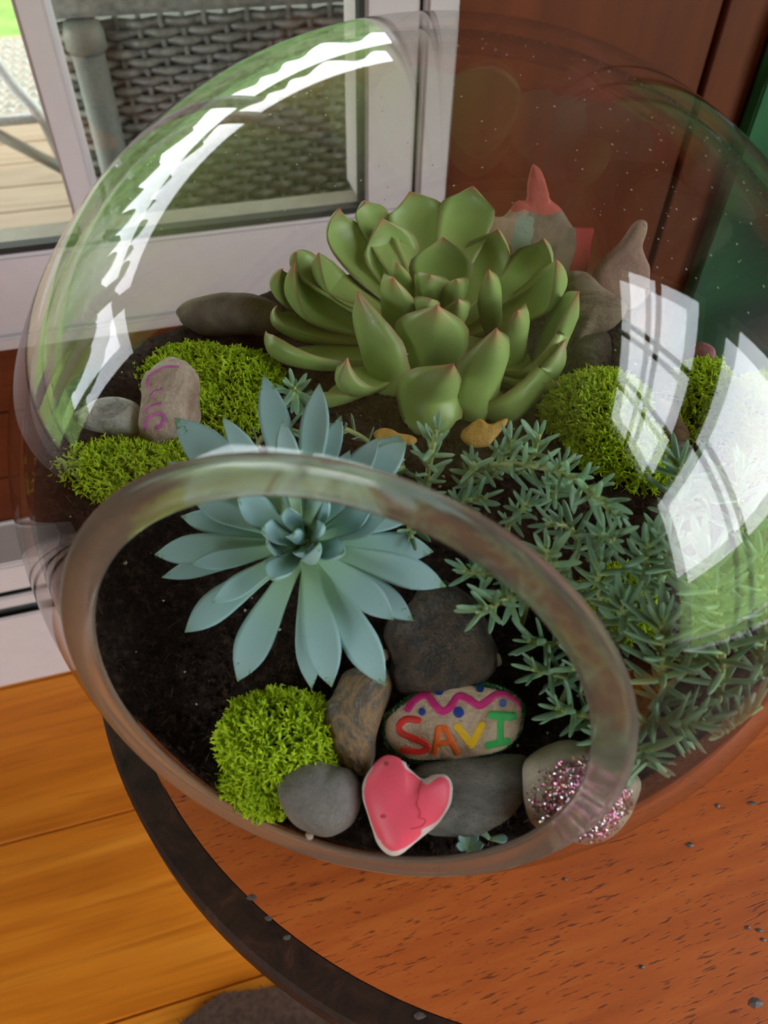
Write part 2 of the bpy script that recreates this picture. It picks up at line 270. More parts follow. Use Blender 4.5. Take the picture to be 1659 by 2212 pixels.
MOSS = [
 ('front',[((-0.0335,0.1205,0.6585),0.0168,0.0129,0.0079),((-0.0309,0.1147,0.6525),0.0163,0.0112,0.0065),((-0.0361,0.1107,0.6465),0.0129,0.0095,0.005),((-0.0417,0.1067,0.6405),0.0103,0.0052,0.0029)]),
 ('left back',[((-0.1016,0.2746,0.6835),0.0181,0.0138,0.0065),((-0.0895,0.2895,0.6825),0.0189,0.0129,0.0058),((-0.0698,0.2799,0.6825),0.0198,0.0172,0.0086),((-0.0699,0.2602,0.6825),0.0206,0.0155,0.0065)]),
 ('left front',[((-0.1161,0.2083,0.6925),0.0163,0.0095,0.0065),((-0.1046,0.2149,0.6885),0.0189,0.0112,0.0079),((-0.0927,0.2235,0.6845),0.0155,0.0103,0.0058)]),
 ('right',[((0.0911,0.2586,0.6865),0.0206,0.0172,0.0158),((0.0962,0.2403,0.6845),0.0172,0.0155,0.0115),((0.1021,0.2286,0.6825),0.0103,0.0103,0.0086)]),
 ('far right',[((0.1364,0.2681,0.6905),0.0103,0.012,0.0144),((0.1336,0.258,0.6845),0.0103,0.0103,0.0086)]),
 ('edge',[((0.1595,0.2541,0.6925),0.0138,0.0172,0.013),((0.1565,0.2347,0.6865),0.012,0.0138,0.0101)]),
 ('low',[((0.0877,0.1686,0.6745),0.012,0.012,0.0058),((0.083,0.1637,0.6725),0.0086,0.0086,0.0043)]),
 ('behind',[((0.0673,0.3771,0.6985),0.0077,0.0069,0.0072)]),
]
SPROUT = [
 (0.0302,0.091,0.6435),
 (0.0376,0.0948,0.6415),
]
GRAVEL = [
 ((-0.0213,0.0915,0.6495),0.0022),
 ((0.0402,0.1446,0.6715),0.0035),
 ((0.0013,0.1441,0.6735),0.003),
]
DENTS = [(0.1604, 0.1487, 0.0016), (0.1772, 0.1502, 0.0022), (0.1426, 0.1302, 0.0016), (0.1104, 0.0807, 0.0012), (0.1535, 0.0691, 0.003), (0.1632, 0.0954, 0.0016), (0.1637, 0.0919, 0.0012), (0.1586, 0.0962, 0.0014), (-0.0524, 0.1031, 0.0022), (-0.0445, 0.0951, 0.0016), (-0.0359, 0.0882, 0.0018), (0.0188, 0.0615, 0.0022), (0.0835, 0.1139, 0.0012)]
RNG = np.random.default_rng(7); random.seed(7)
BC = Vector((0.0170, 0.2318, 0.6835))          # centre of the glass globe
TABLE_Z = 0.5440
NOP = Vector((-0.23429, -0.95552, 0.17914)).normalized()   # axis of the side opening

# ------------------------------------------------------------------ materials
def mat(name, rough=0.5, spec=0.5):
    m = bpy.data.materials.new(name); m.use_nodes = True
    b = m.node_tree.nodes['Principled BSDF']
    b.inputs['Roughness'].default_value = rough; b.inputs['Specular IOR Level'].default_value = spec
    return m, m.node_tree, b
def N(nt, t, **kw):
    n = nt.nodes.new(t)
    for k, v in kw.items():
        if k in n.inputs: n.inputs[k].default_value = v
        else: setattr(n, k, v)
    return n
def ramp(nt, fac, stops):
    r = nt.nodes.new('ShaderNodeValToRGB'); e = r.color_ramp.elements
    while len(e) < len(stops): e.new(0.5)
    for i, (p, c) in enumerate(stops): e[i].position = p; e[i].color = (*c, 1)
    nt.links.new(fac, r.inputs['Fac']); return r.outputs['Color']
def mix(nt, fac, a, b, mode='MIX'):
    n = nt.nodes.new('ShaderNodeMix'); n.data_type = 'RGBA'; n.blend_type = mode
    for s, v in ((n.inputs['Factor'], fac), (n.inputs[6], a), (n.inputs[7], b)):
        if hasattr(v, 'is_linked'): nt.links.new(v, s)
        elif isinstance(v, (int, float)): s.default_value = v
        else: s.default_value = (*v, 1)
    return n.outputs[2]
def math_(nt, op, a, b=0.0, c=0.0):
    n = nt.nodes.new('ShaderNodeMath'); n.operation = op
    for i, v in enumerate((a, b, c)):
        if hasattr(v, 'is_linked'): nt.links.new(v, n.inputs[i])
        else: n.inputs[i].default_value = v
    return n.outputs[0]
def coords(nt, scale=(1, 1, 1), rot=(0, 0, 0), kind='Object'):
    t = nt.nodes.new('ShaderNodeTexCoord'); r = nt.nodes.new('ShaderNodeMapping'); mp = nt.nodes.new('ShaderNodeMapping')
    r.inputs['Rotation'].default_value = rot; mp.inputs['Scale'].default_value = scale
    nt.links.new(t.outputs[kind], r.inputs['Vector']); nt.links.new(r.outputs['Vector'], mp.inputs['Vector']); return mp.outputs['Vector']
def tex_noise(nt, vec, scale, detail=4, rough=0.55, dist=0.0):
    n = nt.nodes.new('ShaderNodeTexNoise'); n.inputs['Scale'].default_value = scale
    n.inputs['Detail'].default_value = detail; n.inputs['Roughness'].default_value = rough; n.inputs['Distortion'].default_value = dist
    nt.links.new(vec, n.inputs['Vector']); return n.outputs['Fac']
def bump(nt, b, h, strength=0.3, dist=0.001):
    n = nt.nodes.new('ShaderNodeBump'); n.inputs['Strength'].default_value = strength; n.inputs['Distance'].default_value = dist
    nt.links.new(h, n.inputs['Height']); nt.links.new(n.outputs['Normal'], b.inputs['Normal'])
def uvst(nt):
    n = nt.nodes.new('ShaderNodeUVMap'); n.uv_map = 'UVMap'
    s = nt.nodes.new('ShaderNodeSeparateXYZ'); nt.links.new(n.outputs['UV'], s.inputs[0]); return s.outputs['X'], s.outputs['Y']
def plain(name, col, rough=0.5, spec=0.5, metal=0.0, var=0.0, vscale=60, bmp=0.0):
    m, nt, b = mat(name, rough, spec); b.inputs['Metallic'].default_value = metal
    v = coords(nt)
    if var:
        f = tex_noise(nt, v, vscale)
        nt.links.new(ramp(nt, f, [(0.3, tuple(c*(1-var) for c in col)), (0.7, tuple(min(1, c*(1+var)) for c in col))]), b.inputs['Base Color'])
        if bmp: bump(nt, b, f, bmp, 0.001)
    else: b.inputs['Base Color'].default_value = (*col, 1)
    return m

def m_glass_thin(name, tint=(0.985, 0.985, 0.98), f0=0.052):
    m = bpy.data.materials.new(name); m.use_nodes = True; nt = m.node_tree; nt.nodes.clear()
    o = nt.nodes.new('ShaderNodeOutputMaterial'); t = nt.nodes.new('ShaderNodeBsdfTransparent'); g = nt.nodes.new('ShaderNodeBsdfGlossy')
    t.inputs['Color'].default_value = (*tint, 1); g.inputs['Roughness'].default_value = 0.0
    geo = nt.nodes.new('ShaderNodeNewGeometry'); vm = nt.nodes.new('ShaderNodeVectorMath'); vm.operation = 'DOT_PRODUCT'
    nt.links.new(geo.outputs['Normal'], vm.inputs[0]); nt.links.new(geo.outputs['Incoming'], vm.inputs[1])
    c = math_(nt, 'ABSOLUTE', vm.outputs['Value']); k = math_(nt, 'POWER', math_(nt, 'SUBTRACT', 1.0, c), 5.0)
    f = math_(nt, 'MULTIPLY_ADD', k, 1-f0, f0)
    mx = nt.nodes.new('ShaderNodeMixShader'); nt.links.new(f, mx.inputs[0]); nt.links.new(t.outputs[0], mx.inputs[1]); nt.links.new(g.outputs[0], mx.inputs[2])
    nt.links.new(mx.outputs[0], o.inputs['Surface']); return m
def m_glass_solid(name, tint=(0.93, 0.97, 0.95), ior=1.47, rough=0.0):
    m = bpy.data.materials.new(name); m.use_nodes = True; nt = m.node_tree; nt.nodes.clear()
    o = nt.nodes.new('ShaderNodeOutputMaterial'); g = nt.nodes.new('ShaderNodeBsdfGlass')
    g.inputs['Color'].default_value = (*tint, 1); g.inputs['IOR'].default_value = ior; g.inputs['Roughness'].default_value = rough
    nt.links.new(g.outputs[0], o.inputs['Surface']); return m

def m_ground_lip():
    m = m_glass_solid('ground_glass_lip', (0.97, 0.98, 0.95), 1.47, 0.10); nt = m.node_tree
    g = next(n for n in nt.nodes if n.type == 'BSDF_GLASS'); o = next(n for n in nt.nodes if n.type == 'OUTPUT_MATERIAL')
    d = nt.nodes.new('ShaderNodeBsdfDiffuse'); d.inputs['Color'].default_value = (0.52, 0.47, 0.42, 1)
    mx = nt.nodes.new('ShaderNodeMixShader'); mx.inputs[0].default_value = 0.16
    nt.links.new(g.outputs[0], mx.inputs[1]); nt.links.new(d.outputs[0], mx.inputs[2]); nt.links.new(mx.outputs[0], o.inputs['Surface']); return m
def m_green_leaf():
    m, nt, b = mat('green_rosette_leaf', 0.36, 0.45); s, t = uvst(nt)
    v = coords(nt); n = tex_noise(nt, v, 70, 3)
    base = ramp(nt, t, [(0.0, (0.44, 0.54, 0.20)), (0.45, (0.30, 0.47, 0.12)), (0.8, (0.26, 0.40, 0.12)), (1.0, (0.32, 0.31, 0.14))])
    base = mix(nt, math_(nt, 'MULTIPLY', n, 0.35), base, (0.42, 0.48, 0.20))
    edge = math_(nt, 'ABSOLUTE', math_(nt, 'MULTIPLY_ADD', s, 2.0, -1.0))
    ef = math_(nt, 'SMOOTH_MIN', 1.0, 0.0); ef = math_(nt, 'POWER', edge, 26.0)
    base = mix(nt, math_(nt, 'MULTIPLY', ef, 0.75), base, (0.50, 0.20, 0.13))
    tf = math_(nt, 'POWER', t, 22.0)
    base = mix(nt, math_(nt, 'MULTIPLY', tf, 0.95), base, (0.52, 0.07, 0.07))
    nt.links.new(base, b.inputs['Base Color']); b.inputs['Subsurface Weight'].default_value = 0.0
    bump(nt, b, tex_noise(nt, v, 900, 2), 0.08, 0.0005); return m
def m_blue_leaf():
    m, nt, b = mat('blue_rosette_leaf', 0.55, 0.3); s, t = uvst(nt); v = coords(nt)
    n = tex_noise(nt, v, 90, 4); n2 = tex_noise(nt, v, 260, 5, 0.7)
    base = ramp(nt, t, [(0.0, (0.40, 0.58, 0.24)), (0.3, (0.33, 0.55, 0.36)), (0.6, (0.27, 0.47, 0.46)), (1.0, (0.27, 0.44, 0.48))])
    base = mix(nt, math_(nt, 'MULTIPLY', n, 0.45), base, (0.38, 0.57, 0.60))
    wear = math_(nt, 'MULTIPLY', math_(nt, 'GREATER_THAN', math_(nt, 'MULTIPLY_ADD', math_(nt, 'POWER', t, 6.0), 0.26, n2), 0.745), 0.85)
    base = mix(nt, wear, base, (0.11, 0.24, 0.13))
    base = mix(nt, math_(nt, 'POWER', t, 26.0), base, (0.14, 0.28, 0.12))
    nt.links.new(base, b.inputs['Base Color']); return m
def m_needle():
    m, nt, b = mat('stonecrop_leaf', 0.5, 0.35); s, t = uvst(nt)
    oi = nt.nodes.new('ShaderNodeObjectInfo')
    base = ramp(nt, t, [(0.0, (0.32, 0.48, 0.16)), (0.35, (0.125, 0.25, 0.155)), (1.0, (0.20, 0.34, 0.24))])
    base = mix(nt, math_(nt, 'MULTIPLY', oi.outputs['Random'], 0.5), base, (0.25, 0.42, 0.22))
    nt.links.new(base, b.inputs['Base Color']); return m
def m_moss():
    m, nt, b = mat('lime_moss', 0.8, 0.15); v = coords(nt)
    f = tex_noise(nt, v, 120, 3)
    nt.links.new(ramp(nt, f, [(0.3, (0.36, 0.54, 0.02)), (0.55, (0.54, 0.74, 0.03)), (0.75, (0.66, 0.86, 0.08))]), b.inputs['Base Color'])
    return m
def m_stone(name, cols, scale, rough=0.7, speck=None, bmp=0.5, stretch=(1, 1, 1), spec=0.3):
    m, nt, b = mat(name, rough, spec); v = coords(nt, stretch)
    f = tex_noise(nt, v, scale, 6, 0.65, 0.6)
    c = ramp(nt, f, [(0.30+0.4*i/(len(cols)-1), k) for i, k in enumerate(cols)])
    g = tex_noise(nt, v, 900, 3, 0.7)
    if speck:
        c = mix(nt, math_(nt, 'MULTIPLY', math_(nt, 'GREATER_THAN', g, speck[1]), 0.8), c, speck[0])
    c = mix(nt, 0.35, c, ramp(nt, g, [(0.3, (0.35, 0.35, 0.35)), (0.7, (0.75, 0.75, 0.75))]), 'OVERLAY')
    nt.links.new(c, b.inputs['Base Color']); bump(nt, b, math_(nt, 'ADD', g, math_(nt, 'MULTIPLY', f, 2.0)), bmp, 0.0008); return m
def m_soil():
    m, nt, b = mat('dark_soil', 0.9, 0.2); v = coords(nt)
    f = tex_noise(nt, v, 220, 6, 0.75); g = tex_noise(nt, v, 1200, 3, 0.7)
    nt.links.new(ramp(nt, f, [(0.3, (0.009, 0.006, 0.005)), (0.52, (0.036, 0.022, 0.017)), (0.72, (0.12, 0.075, 0.055))]), b.inputs['Base Color'])
    bump(nt, b, math_(nt, 'ADD', f, g), 1.0, 0.002); return m
def m_oak():
    m, nt, b = mat('orange_stained_oak', 0.42, 0.30)
    v = coords(nt, (6, 60, 10), (0, 0, math.radians(-19)))
    f = tex_noise(nt, v, 2.0, 5, 0.6, 0.5); v2 = coords(nt, (150, 1000, 60), (0, 0, math.radians(-19)))
    p = tex_noise(nt, v2, 1.0, 2, 0.5)
    v3 = coords(nt, (3, 9, 3), (0, 0, math.radians(-19))); big = tex_noise(nt, v3, 2.0, 2)
    c = ramp(nt, f, [(0.25, (0.36, 0.074, 0.015)), (0.5, (0.54, 0.122, 0.022)), (0.75, (0.68, 0.185, 0.034))])
    c = mix(nt, math_(nt, 'MULTIPLY', big, 0.7), c, (0.46, 0.098, 0.020))
    pores = ramp(nt, p, [(0.60, (0, 0, 0)), (0.70, (1, 1, 1))])
    c = mix(nt, math_(nt, 'MULTIPLY', pores, 0.7), c, (0.07, 0.018, 0.010))
    nt.links.new(c, b.inputs['Base Color'])
    bump(nt, b, math_(nt, 'SUBTRACT', 1.0, pores), 0.25, 0.0004); return m
def m_darkrim():
    m, nt, b = mat('worn_dark_rim', 0.62, 0.18); v = coords(nt)
    f = tex_noise(nt, v, 60, 6, 0.7, 1.0)
    nt.links.new(ramp(nt, f, [(0.3, (0.010, 0.005, 0.004)), (0.55, (0.038, 0.016, 0.010)), (0.78, (0.11, 0.042, 0.020))]), b.inputs['Base Color'])
    bump(nt, b, f, 0.5, 0.001); return m
def m_pine(name, dark, mid, light, rough=0.35, knots=False):
    m, nt, b = mat(name, rough, 0.25)
    v = coords(nt, (1.2, 14, 14)); oi = nt.nodes.new('ShaderNodeObjectInfo')
    n = nt.nodes.new('ShaderNodeVectorMath'); n.operation = 'ADD'; nt.links.new(v, n.inputs[0])
    cx = nt.nodes.new('ShaderNodeCombineXYZ'); nt.links.new(math_(nt, 'MULTIPLY', oi.outputs['Random'], 37.0), cx.inputs[0]); nt.links.new(cx.outputs[0], n.inputs[1])
    f = tex_noise(nt, n.outputs[0], 1.6, 5, 0.55, 1.2)
    c = ramp(nt, f, [(0.25, dark), (0.5, mid), (0.75, light)])
    if knots:
        kv = coords(nt, (1.0, 1.9, 1.0)); ad = nt.nodes.new('ShaderNodeVectorMath'); ad.operation = 'ADD'; nt.links.new(kv, ad.inputs[0]); nt.links.new(cx.outputs[0], ad.inputs[1])
        vo = nt.nodes.new('ShaderNodeTexVoronoi'); vo.inputs['Scale'].default_value = 5.5; nt.links.new(ad.outputs[0], vo.inputs['Vector'])
        c = mix(nt, ramp(nt, vo.outputs['Distance'], [(0.0, (0.85, 0.85, 0.85)), (0.045, (0.6, 0.6, 0.6)), (0.11, (0, 0, 0))]), c, (0.16, 0.035, 0.006))
        g2 = tex_noise(nt, coords(nt, (2.0, 55, 20)), 1.5, 3, 0.6, 2.0)
        c = mix(nt, ramp(nt, g2, [(0.5, (0, 0, 0)), (0.75, (0.5, 0.5, 0.5))]), c, (0.36, 0.085, 0.008))
    nt.links.new(c, b.inputs['Base Color']); return m
M = dict(
 glass=m_glass_thin('clear_blown_glass'), pane=m_glass_thin('window_glass', (0.97, 0.98, 0.98), 0.04), rim=m_ground_lip(),
 green=m_green_leaf(), blue=m_blue_leaf(), needle=m_needle(), moss=m_moss(), soil=m_soil(), oak=m_oak(), darkrim=m_darkrim(),
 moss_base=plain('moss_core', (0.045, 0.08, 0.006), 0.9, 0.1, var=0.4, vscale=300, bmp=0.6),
 stem=plain('stonecrop_stem', (0.33, 0.38, 0.16), 0.6, 0.3, var=0.25, vscale=120),
 pine=m_pine('pine_floorboard', (0.50, 0.125, 0.008), (0.74, 0.225, 0.014), (0.88, 0.32, 0.030), knots=True),
 wall=m_pine('red_brown_wall_wood', (0.085, 0.016, 0.004), (0.12, 0.024, 0.005), (0.155, 0.032, 0.007), 0.55),
 groove=plain('dark_groove', (0.03, 0.010, 0.006), 0.7), white=plain('white_paint', (0.56, 0.50, 0.525), 0.4, 0.4, var=0.02),
 heater=plain('white_enamel', (0.74, 0.70, 0.71), 0.35, 0.4, var=0.02), gasket=plain('black_gasket', (0.012, 0.013, 0.012), 0.6),
 fin=plain('grey_fins', (0.10, 0.105, 0.10), 0.5, 0.5, var=0.2), ceil=plain('ceiling_paint', (0.62, 0.55, 0.48), 0.8, 0.2, var=0.03),
 sill=plain('pale_sill', (0.55, 0.50, 0.46), 0.6, 0.3, var=0.1), deck=m_pine('pale_deck_board', (0.25, 0.175, 0.115), (0.33, 0.25, 0.175), (0.39, 0.30, 0.21), 0.7),
 wicker=plain('grey_wicker', (0.50, 0.50, 0.46), 0.28, 0.7, var=0.35, vscale=90), wickerdark=plain('dark_wicker_core', (0.26, 0.265, 0.24), 0.7, 0.3, var=0.2),
 wickerpost=plain('wrapped_post', (0.27, 0.28, 0.25), 0.5, 0.4, var=0.12, vscale=300, bmp=0.4), silver=plain('silver_wicker', (0.62, 0.64, 0.66), 0.3, 0.6, var=0.2, vscale=200),
 rug=plain('brown_rug', (0.10, 0.060, 0.045), 0.95, 0.1, var=0.3, vscale=180, bmp=0.6), lawn=plain('green_lawn', (0.19, 0.30, 0.08), 0.9, 0.1, var=0.3, vscale=4),
 drop=m_glass_solid('water', (1, 1, 1), 1.33), perlite=plain('perlite', (0.62, 0.58, 0.52), 0.9, 0.1, var=0.15),
 crumb=plain('soil_crumb', (0.042, 0.026, 0.019), 0.95, 0.1, var=0.7, vscale=260), fibre=plain('root_fibre', (0.10, 0.065, 0.045), 0.9, 0.1, var=0.3),
 s_name=m_stone('tan_sandstone', [(0.32, 0.23, 0.155), (0.50, 0.385, 0.275), (0.61, 0.49, 0.36)], 60, 0.8, ((0.16, 0.10, 0.06), 0.66), 1.0),
 s_white=m_stone('chalky_white', [(0.55, 0.42, 0.42), (0.70, 0.58, 0.57), (0.78, 0.68, 0.66)], 40, 0.7, None, 0.3),
 s_grey=m_stone('grey_pebble', [(0.12, 0.11, 0.105), (0.175, 0.165, 0.155), (0.225, 0.215, 0.20)], 60, 0.5, ((0.40, 0.34, 0.26), 0.69), 0.7),
 s_flat=m_stone('slate_grey', [(0.10, 0.10, 0.095), (0.19, 0.185, 0.17), (0.27, 0.26, 0.24)], 75, 0.75, ((0.045, 0.045, 0.045), 0.62), 1.3, (1, 2.2, 1)),
 s_glit=m_stone('taupe_stone', [(0.22, 0.185, 0.145), (0.34, 0.295, 0.235), (0.43, 0.38, 0.31)], 45, 0.5, None, 0.3),
 s_mot=m_stone('mottled_stone', [(0.012, 0.018, 0.030), (0.10, 0.095, 0.085), (0.30, 0.19, 0.09), (0.09, 0.085, 0.08), (0.40, 0.36, 0.29), (0.06, 0.07, 0.09)], 80, 0.42, ((0.5, 0.45, 0.38), 0.70), 1.0, (1, 0.6, 1)),
 s_rough=m_stone('wet_dark_rock', [(0.010, 0.009, 0.009), (0.032, 0.026, 0.021), (0.085, 0.055, 0.034), (0.022, 0.020, 0.019), (0.07, 0.06, 0.05)], 90, 0.30, ((0.30, 0.27, 0.24), 0.69), 2.2, spec=0.6),
 s_speck=m_stone('speckled_granite', [(0.05, 0.06, 0.065), (0.22, 0.22, 0.20), (0.50, 0.48, 0.44), (0.62, 0.60, 0.56)], 90, 0.5, ((0.06, 0.07, 0.08), 0.70), 0.4),
 s_purple=m_stone('pinkish_tan_stone', [(0.20, 0.11, 0.06), (0.38, 0.28, 0.22), (0.48, 0.40, 0.33), (0.28, 0.15, 0.08)], 50, 0.4, None, 0.9),
 s_back=m_stone('brown_grey_stone', [(0.10, 0.075, 0.055), (0.17, 0.135, 0.105), (0.26, 0.21, 0.165)], 50, 0.75, None, 0.6),
 s_tan=m_stone('cracked_tan_stone', [(0.12, 0.075, 0.05), (0.27, 0.19, 0.14), (0.36, 0.27, 0.205)], 70, 0.7, None, 1.2, (1, 3, 1)),
 s_brown=m_stone('brown_streaked_stone', [(0.05, 0.04, 0.03), (0.17, 0.10, 0.05), (0.24, 0.15, 0.08)], 60, 0.6, None, 0.7, (1, 3, 1)),
 s_mauve=m_stone('mauve_stone', [(0.20, 0.07, 0.09), (0.32, 0.13, 0.15), (0.38, 0.18, 0.19)], 60, 0.7, None, 0.6),
 pink=plain('pink_paint', (0.86, 0.10, 0.165), 0.45, 0.35, var=0.04, vscale=60), red=plain('red_paint', (0.60, 0.028, 0.018), 0.5, 0.35, var=0.15, vscale=300, bmp=0.4),
 orange=plain('orange_paint', (0.72, 0.13, 0.015), 0.5, 0.35, var=0.12, vscale=300, bmp=0.4), yellow=plain('yellow_paint', (0.74, 0.47, 0.015), 0.5, 0.35, var=0.1, vscale=300, bmp=0.4),
 lgreen=plain('green_paint', (0.045, 0.40, 0.10), 0.5, 0.35, var=0.1, vscale=300, bmp=0.4), magenta=plain('magenta_paint', (0.50, 0.022, 0.17), 0.5, 0.35, var=0.12, vscale=300, bmp=0.4),
 cobalt=plain('blue_paint', (0.012, 0.05, 0.26), 0.45, 0.35, var=0.15, vscale=300), purple=plain('purple_marker', (0.42, 0.10, 0.32), 0.4, 0.4, var=0.35, vscale=400),
 g_green=plain('green_glitter', (0.012, 0.12, 0.03), 0.3, 0.6, metal=0.4, var=0.5, vscale=900), g_pink=plain('pink_glitter', (0.65, 0.16, 0.36), 0.22, 0.8, metal=0.8),
 g_silver=plain('silver_glitter', (0.62, 0.55, 0.60), 0.2, 0.8, metal=0.9), g_gold=plain('gold_glitter', (0.75, 0.45, 0.25), 0.22, 0.8, metal=0.8),
)
def m_coral():
    m, nt, b = mat('coral_and_beige_flake', 0.75, 0.2); v = coords(nt)
    f = tex_noise(nt, v, 60, 3, 0.5, 0.8); s = nt.nodes.new('ShaderNodeSeparateXYZ'); nt.links.new(v, s.inputs[0]); x, y = s.outputs['X'], s.outputs['Y']
    nx = math_(nt, 'MULTIPLY_ADD', f, 0.010, x); ny = math_(nt, 'MULTIPLY_ADD', f, 0.012, y)
    c = ramp(nt, tex_noise(nt, v, 130, 4), [(0.35, (0.20, 0.145, 0.105)), (0.65, (0.30, 0.225, 0.165))])
    def between(k, lo, hi): return math_(nt, 'MULTIPLY', math_(nt, 'GREATER_THAN', k, lo), math_(nt, 'LESS_THAN', k, hi))
    left = math_(nt, 'LESS_THAN', nx, -0.004)
    c = mix(nt, left, c, (0.44, 0.30, 0.22))
    c = mix(nt, math_(nt, 'MULTIPLY', left, math_(nt, 'LESS_THAN', ny, 0.010)), c, (0.50, 0.15, 0.12))
    c = mix(nt, math_(nt, 'MULTIPLY', between(nx, -0.009, -0.001), between(ny, 0.006, 0.022)), c, (0.30, 0.36, 0.29))
    c = mix(nt, math_(nt, 'GREATER_THAN', ny, 0.0245), c, (0.52, 0.13, 0.10))
    c = mix(nt, math_(nt, 'GREATER_THAN', nx, 0.0195), c, (0.46, 0.075, 0.065))
    nt.links.new(c, b.inputs['Base Color']); bump(nt, b, tex_noise(nt, v, 250), 0.4, 0.001); return m
M['coral'] = m_coral()
M['beige'] = m_stone('beige_flake', [(0.24, 0.14, 0.11), (0.34, 0.21, 0.17), (0.30, 0.22, 0.13)], 35, 0.75, None, 0.4)
M['dead'] = m_stone('withered_leaf', [(0.45, 0.24, 0.04), (0.55, 0.33, 0.08), (0.38, 0.12, 0.04)], 70, 0.5, None, 0.5)
def m_painting():
    m, nt, b = mat('green_landscape_paint', 0.6, 0.3); v = coords(nt)
    f = tex_noise(nt, v, 7, 5, 0.6, 1.0); g = tex_noise(nt, v, 2.6, 2, 0.5)
    c = ramp(nt, f, [(0.3, (0.008, 0.055, 0.025)), (0.5, (0.02, 0.14, 0.05)), (0.7, (0.07, 0.22, 0.04))])
    c = mix(nt, ramp(nt, g, [(0.55, (0, 0, 0)), (0.62, (0.6, 0.6, 0.6))]), c, (0.05, 0.07, 0.08))
    nt.links.new(c, b.inputs['Base Color']); bump(nt, b, f, 0.3, 0.002); return m
M['painting'] = m_painting()

# ------------------------------------------------------------------ mesh helpers
def link(name, me, m, parent=None, loc=None, smooth=True, sharp=None):
    if m is not None and not me.materials:
        for k in (m if isinstance(m, (list, tuple)) else [m]): me.materials.append(k)
    if smooth: me.shade_smooth()
    if sharp: me.set_sharp_from_angle(angle=math.radians(sharp))
    o = bpy.data.objects.new(name, me); COL.objects.link(o)
    if parent is not None: o.parent = parent
    if loc is not None: o.location = loc
    return o
def pydata(name, v, f):
    me = bpy.data.meshes.new(name); me.from_pydata([tuple(p) for p in v], [], f); me.update(); return me
def thing(name, label, cat, loc=(0, 0, 0), group=None):
    o = bpy.data.objects.new(name, None); COL.objects.link(o); o.location = loc; o.empty_display_size = 0.02
    return tag(o, label, cat, group)
def tag(o, label, cat, group=None):
    o['label'] = label; o['category'] = cat
    if group: o['group'] = group
    return o
def wbox(bm, u0, u1, d0, d1, z0, z1, bev=0.0):
    vs = [bm.verts.new(W(u, d, z)) for u in (u0, u1) for d in (d0, d1) for z in (z0, z1)]
    fs = [bm.faces.new([vs[i] for i in q]) for q in ((0, 1, 3, 2), (4, 6, 7, 5), (0, 4, 5, 1), (2, 3, 7, 6), (0, 2, 6, 4), (1, 5, 7, 3))]
    if bev: bmesh.ops.bevel(bm, geom=list({e for f in fs for e in f.edges}), offset=bev, segments=2, affect='EDGES')
def wall_obj(name, boxes, m, parent=None, bev=0.0, kind=None):
    bm = bmesh.new()
    for b in boxes: wbox(bm, *b, bev=bev)
    me = bpy.data.meshes.new(name); bm.to_mesh(me); bm.free()
    o = link(name, me, m, parent, smooth=False)
    if kind: o['kind'] = kind
    return o
def board(name, c, sx, sy, sz, m, parent=None, bev=0.0015):
    """a board whose grain runs along its own x axis, laid in the wall frame (c = u, d, z of its centre)"""
    bm = bmesh.new(); bmesh.ops.create_cube(bm, size=1.0); bmesh.ops.scale(bm, vec=(sx, sy, sz), verts=bm.verts)
    bmesh.ops.bevel(bm, geom=list(bm.edges), offset=bev, segments=1, affect='EDGES')
    me = bpy.data.meshes.new(name); bm.to_mesh(me); bm.free()
    return link(name, me, m, parent, smooth=False)
def tube_mesh(name, pts, rads, sides=8, cap=True):
    pts = [Vector(p) for p in pts]; v = []; f = []; n0 = None
    for i, p in enumerate(pts):
        t = (pts[min(i+1, len(pts)-1)] - pts[max(i-1, 0)]).normalized()
        if n0 is None: n0 = t.orthogonal().normalized()
        n0 = (n0 - t*n0.dot(t)).normalized(); b = t.cross(n0)
        for k in range(sides):
            a = 2*math.pi*k/sides; v.append(p + (n0*math.cos(a) + b*math.sin(a))*rads[i])
    for i in range(len(pts)-1):
        for k in range(sides):
            a = i*sides+k; c = i*sides+(k+1) % sides; f.append((a, c, c+sides, a+sides))
    if cap: f.append(tuple(range(sides))[::-1]); f.append(tuple(range((len(pts)-1)*sides, len(pts)*sides)))
    return pydata(name, v, f)
def lathe(name, prof, seg, origin, axis):
    axis = Vector(axis).normalized(); a = axis.orthogonal().normalized(); b = axis.cross(a); origin = Vector(origin)
    v = []; f = []; n = len(prof)
    for k in range(seg):
        t = 2*math.pi*k/seg; e = a*math.cos(t) + b*math.sin(t)
        for (r, h) in prof: v.append(origin + axis*h + e*r)
    return v, n, seg
def lathe_closed(prof, seg, origin, axis, close=True):
    v, n, seg = lathe('', prof, seg, origin, axis); f = []
    for k in range(seg):
        k2 = (k+1) % seg
        for i in range(n if close else n-1):
            j = (i+1) % n; f.append((k*n+i, k*n+j, k2*n+j, k2*n+i))
    return v, f
def interp(tab, t):
    for (a, x), (b, y) in zip(tab, tab[1:]):
        if t <= b: return x + (y-x)*(t-a)/(b-a)
    return tab[-1][1]
def through(B, L, Cn, T, t):
    """smooth curve from the base, out through the low belly point and the widest point, up to the tip"""
    K = [B - (L-B), B, L, Cn, T, T + (T-Cn)]; ks = [0.0, 0.30, 0.58, 1.0]
    i = 0 if t < ks[1] else (1 if t < ks[2] else 2); u = (t-ks[i])/(ks[i+1]-ks[i]); a, b, c, e = K[i:i+4]
    f = lambda u: 0.5*((2*b) + (c-a)*u + (2*a-5*b+4*c-e)*u*u + (3*b-a-3*c+e)*u**3)
    return f(u), f(min(1.02, u+0.02)) - f(u-0.02 if u > 0.02 else u)
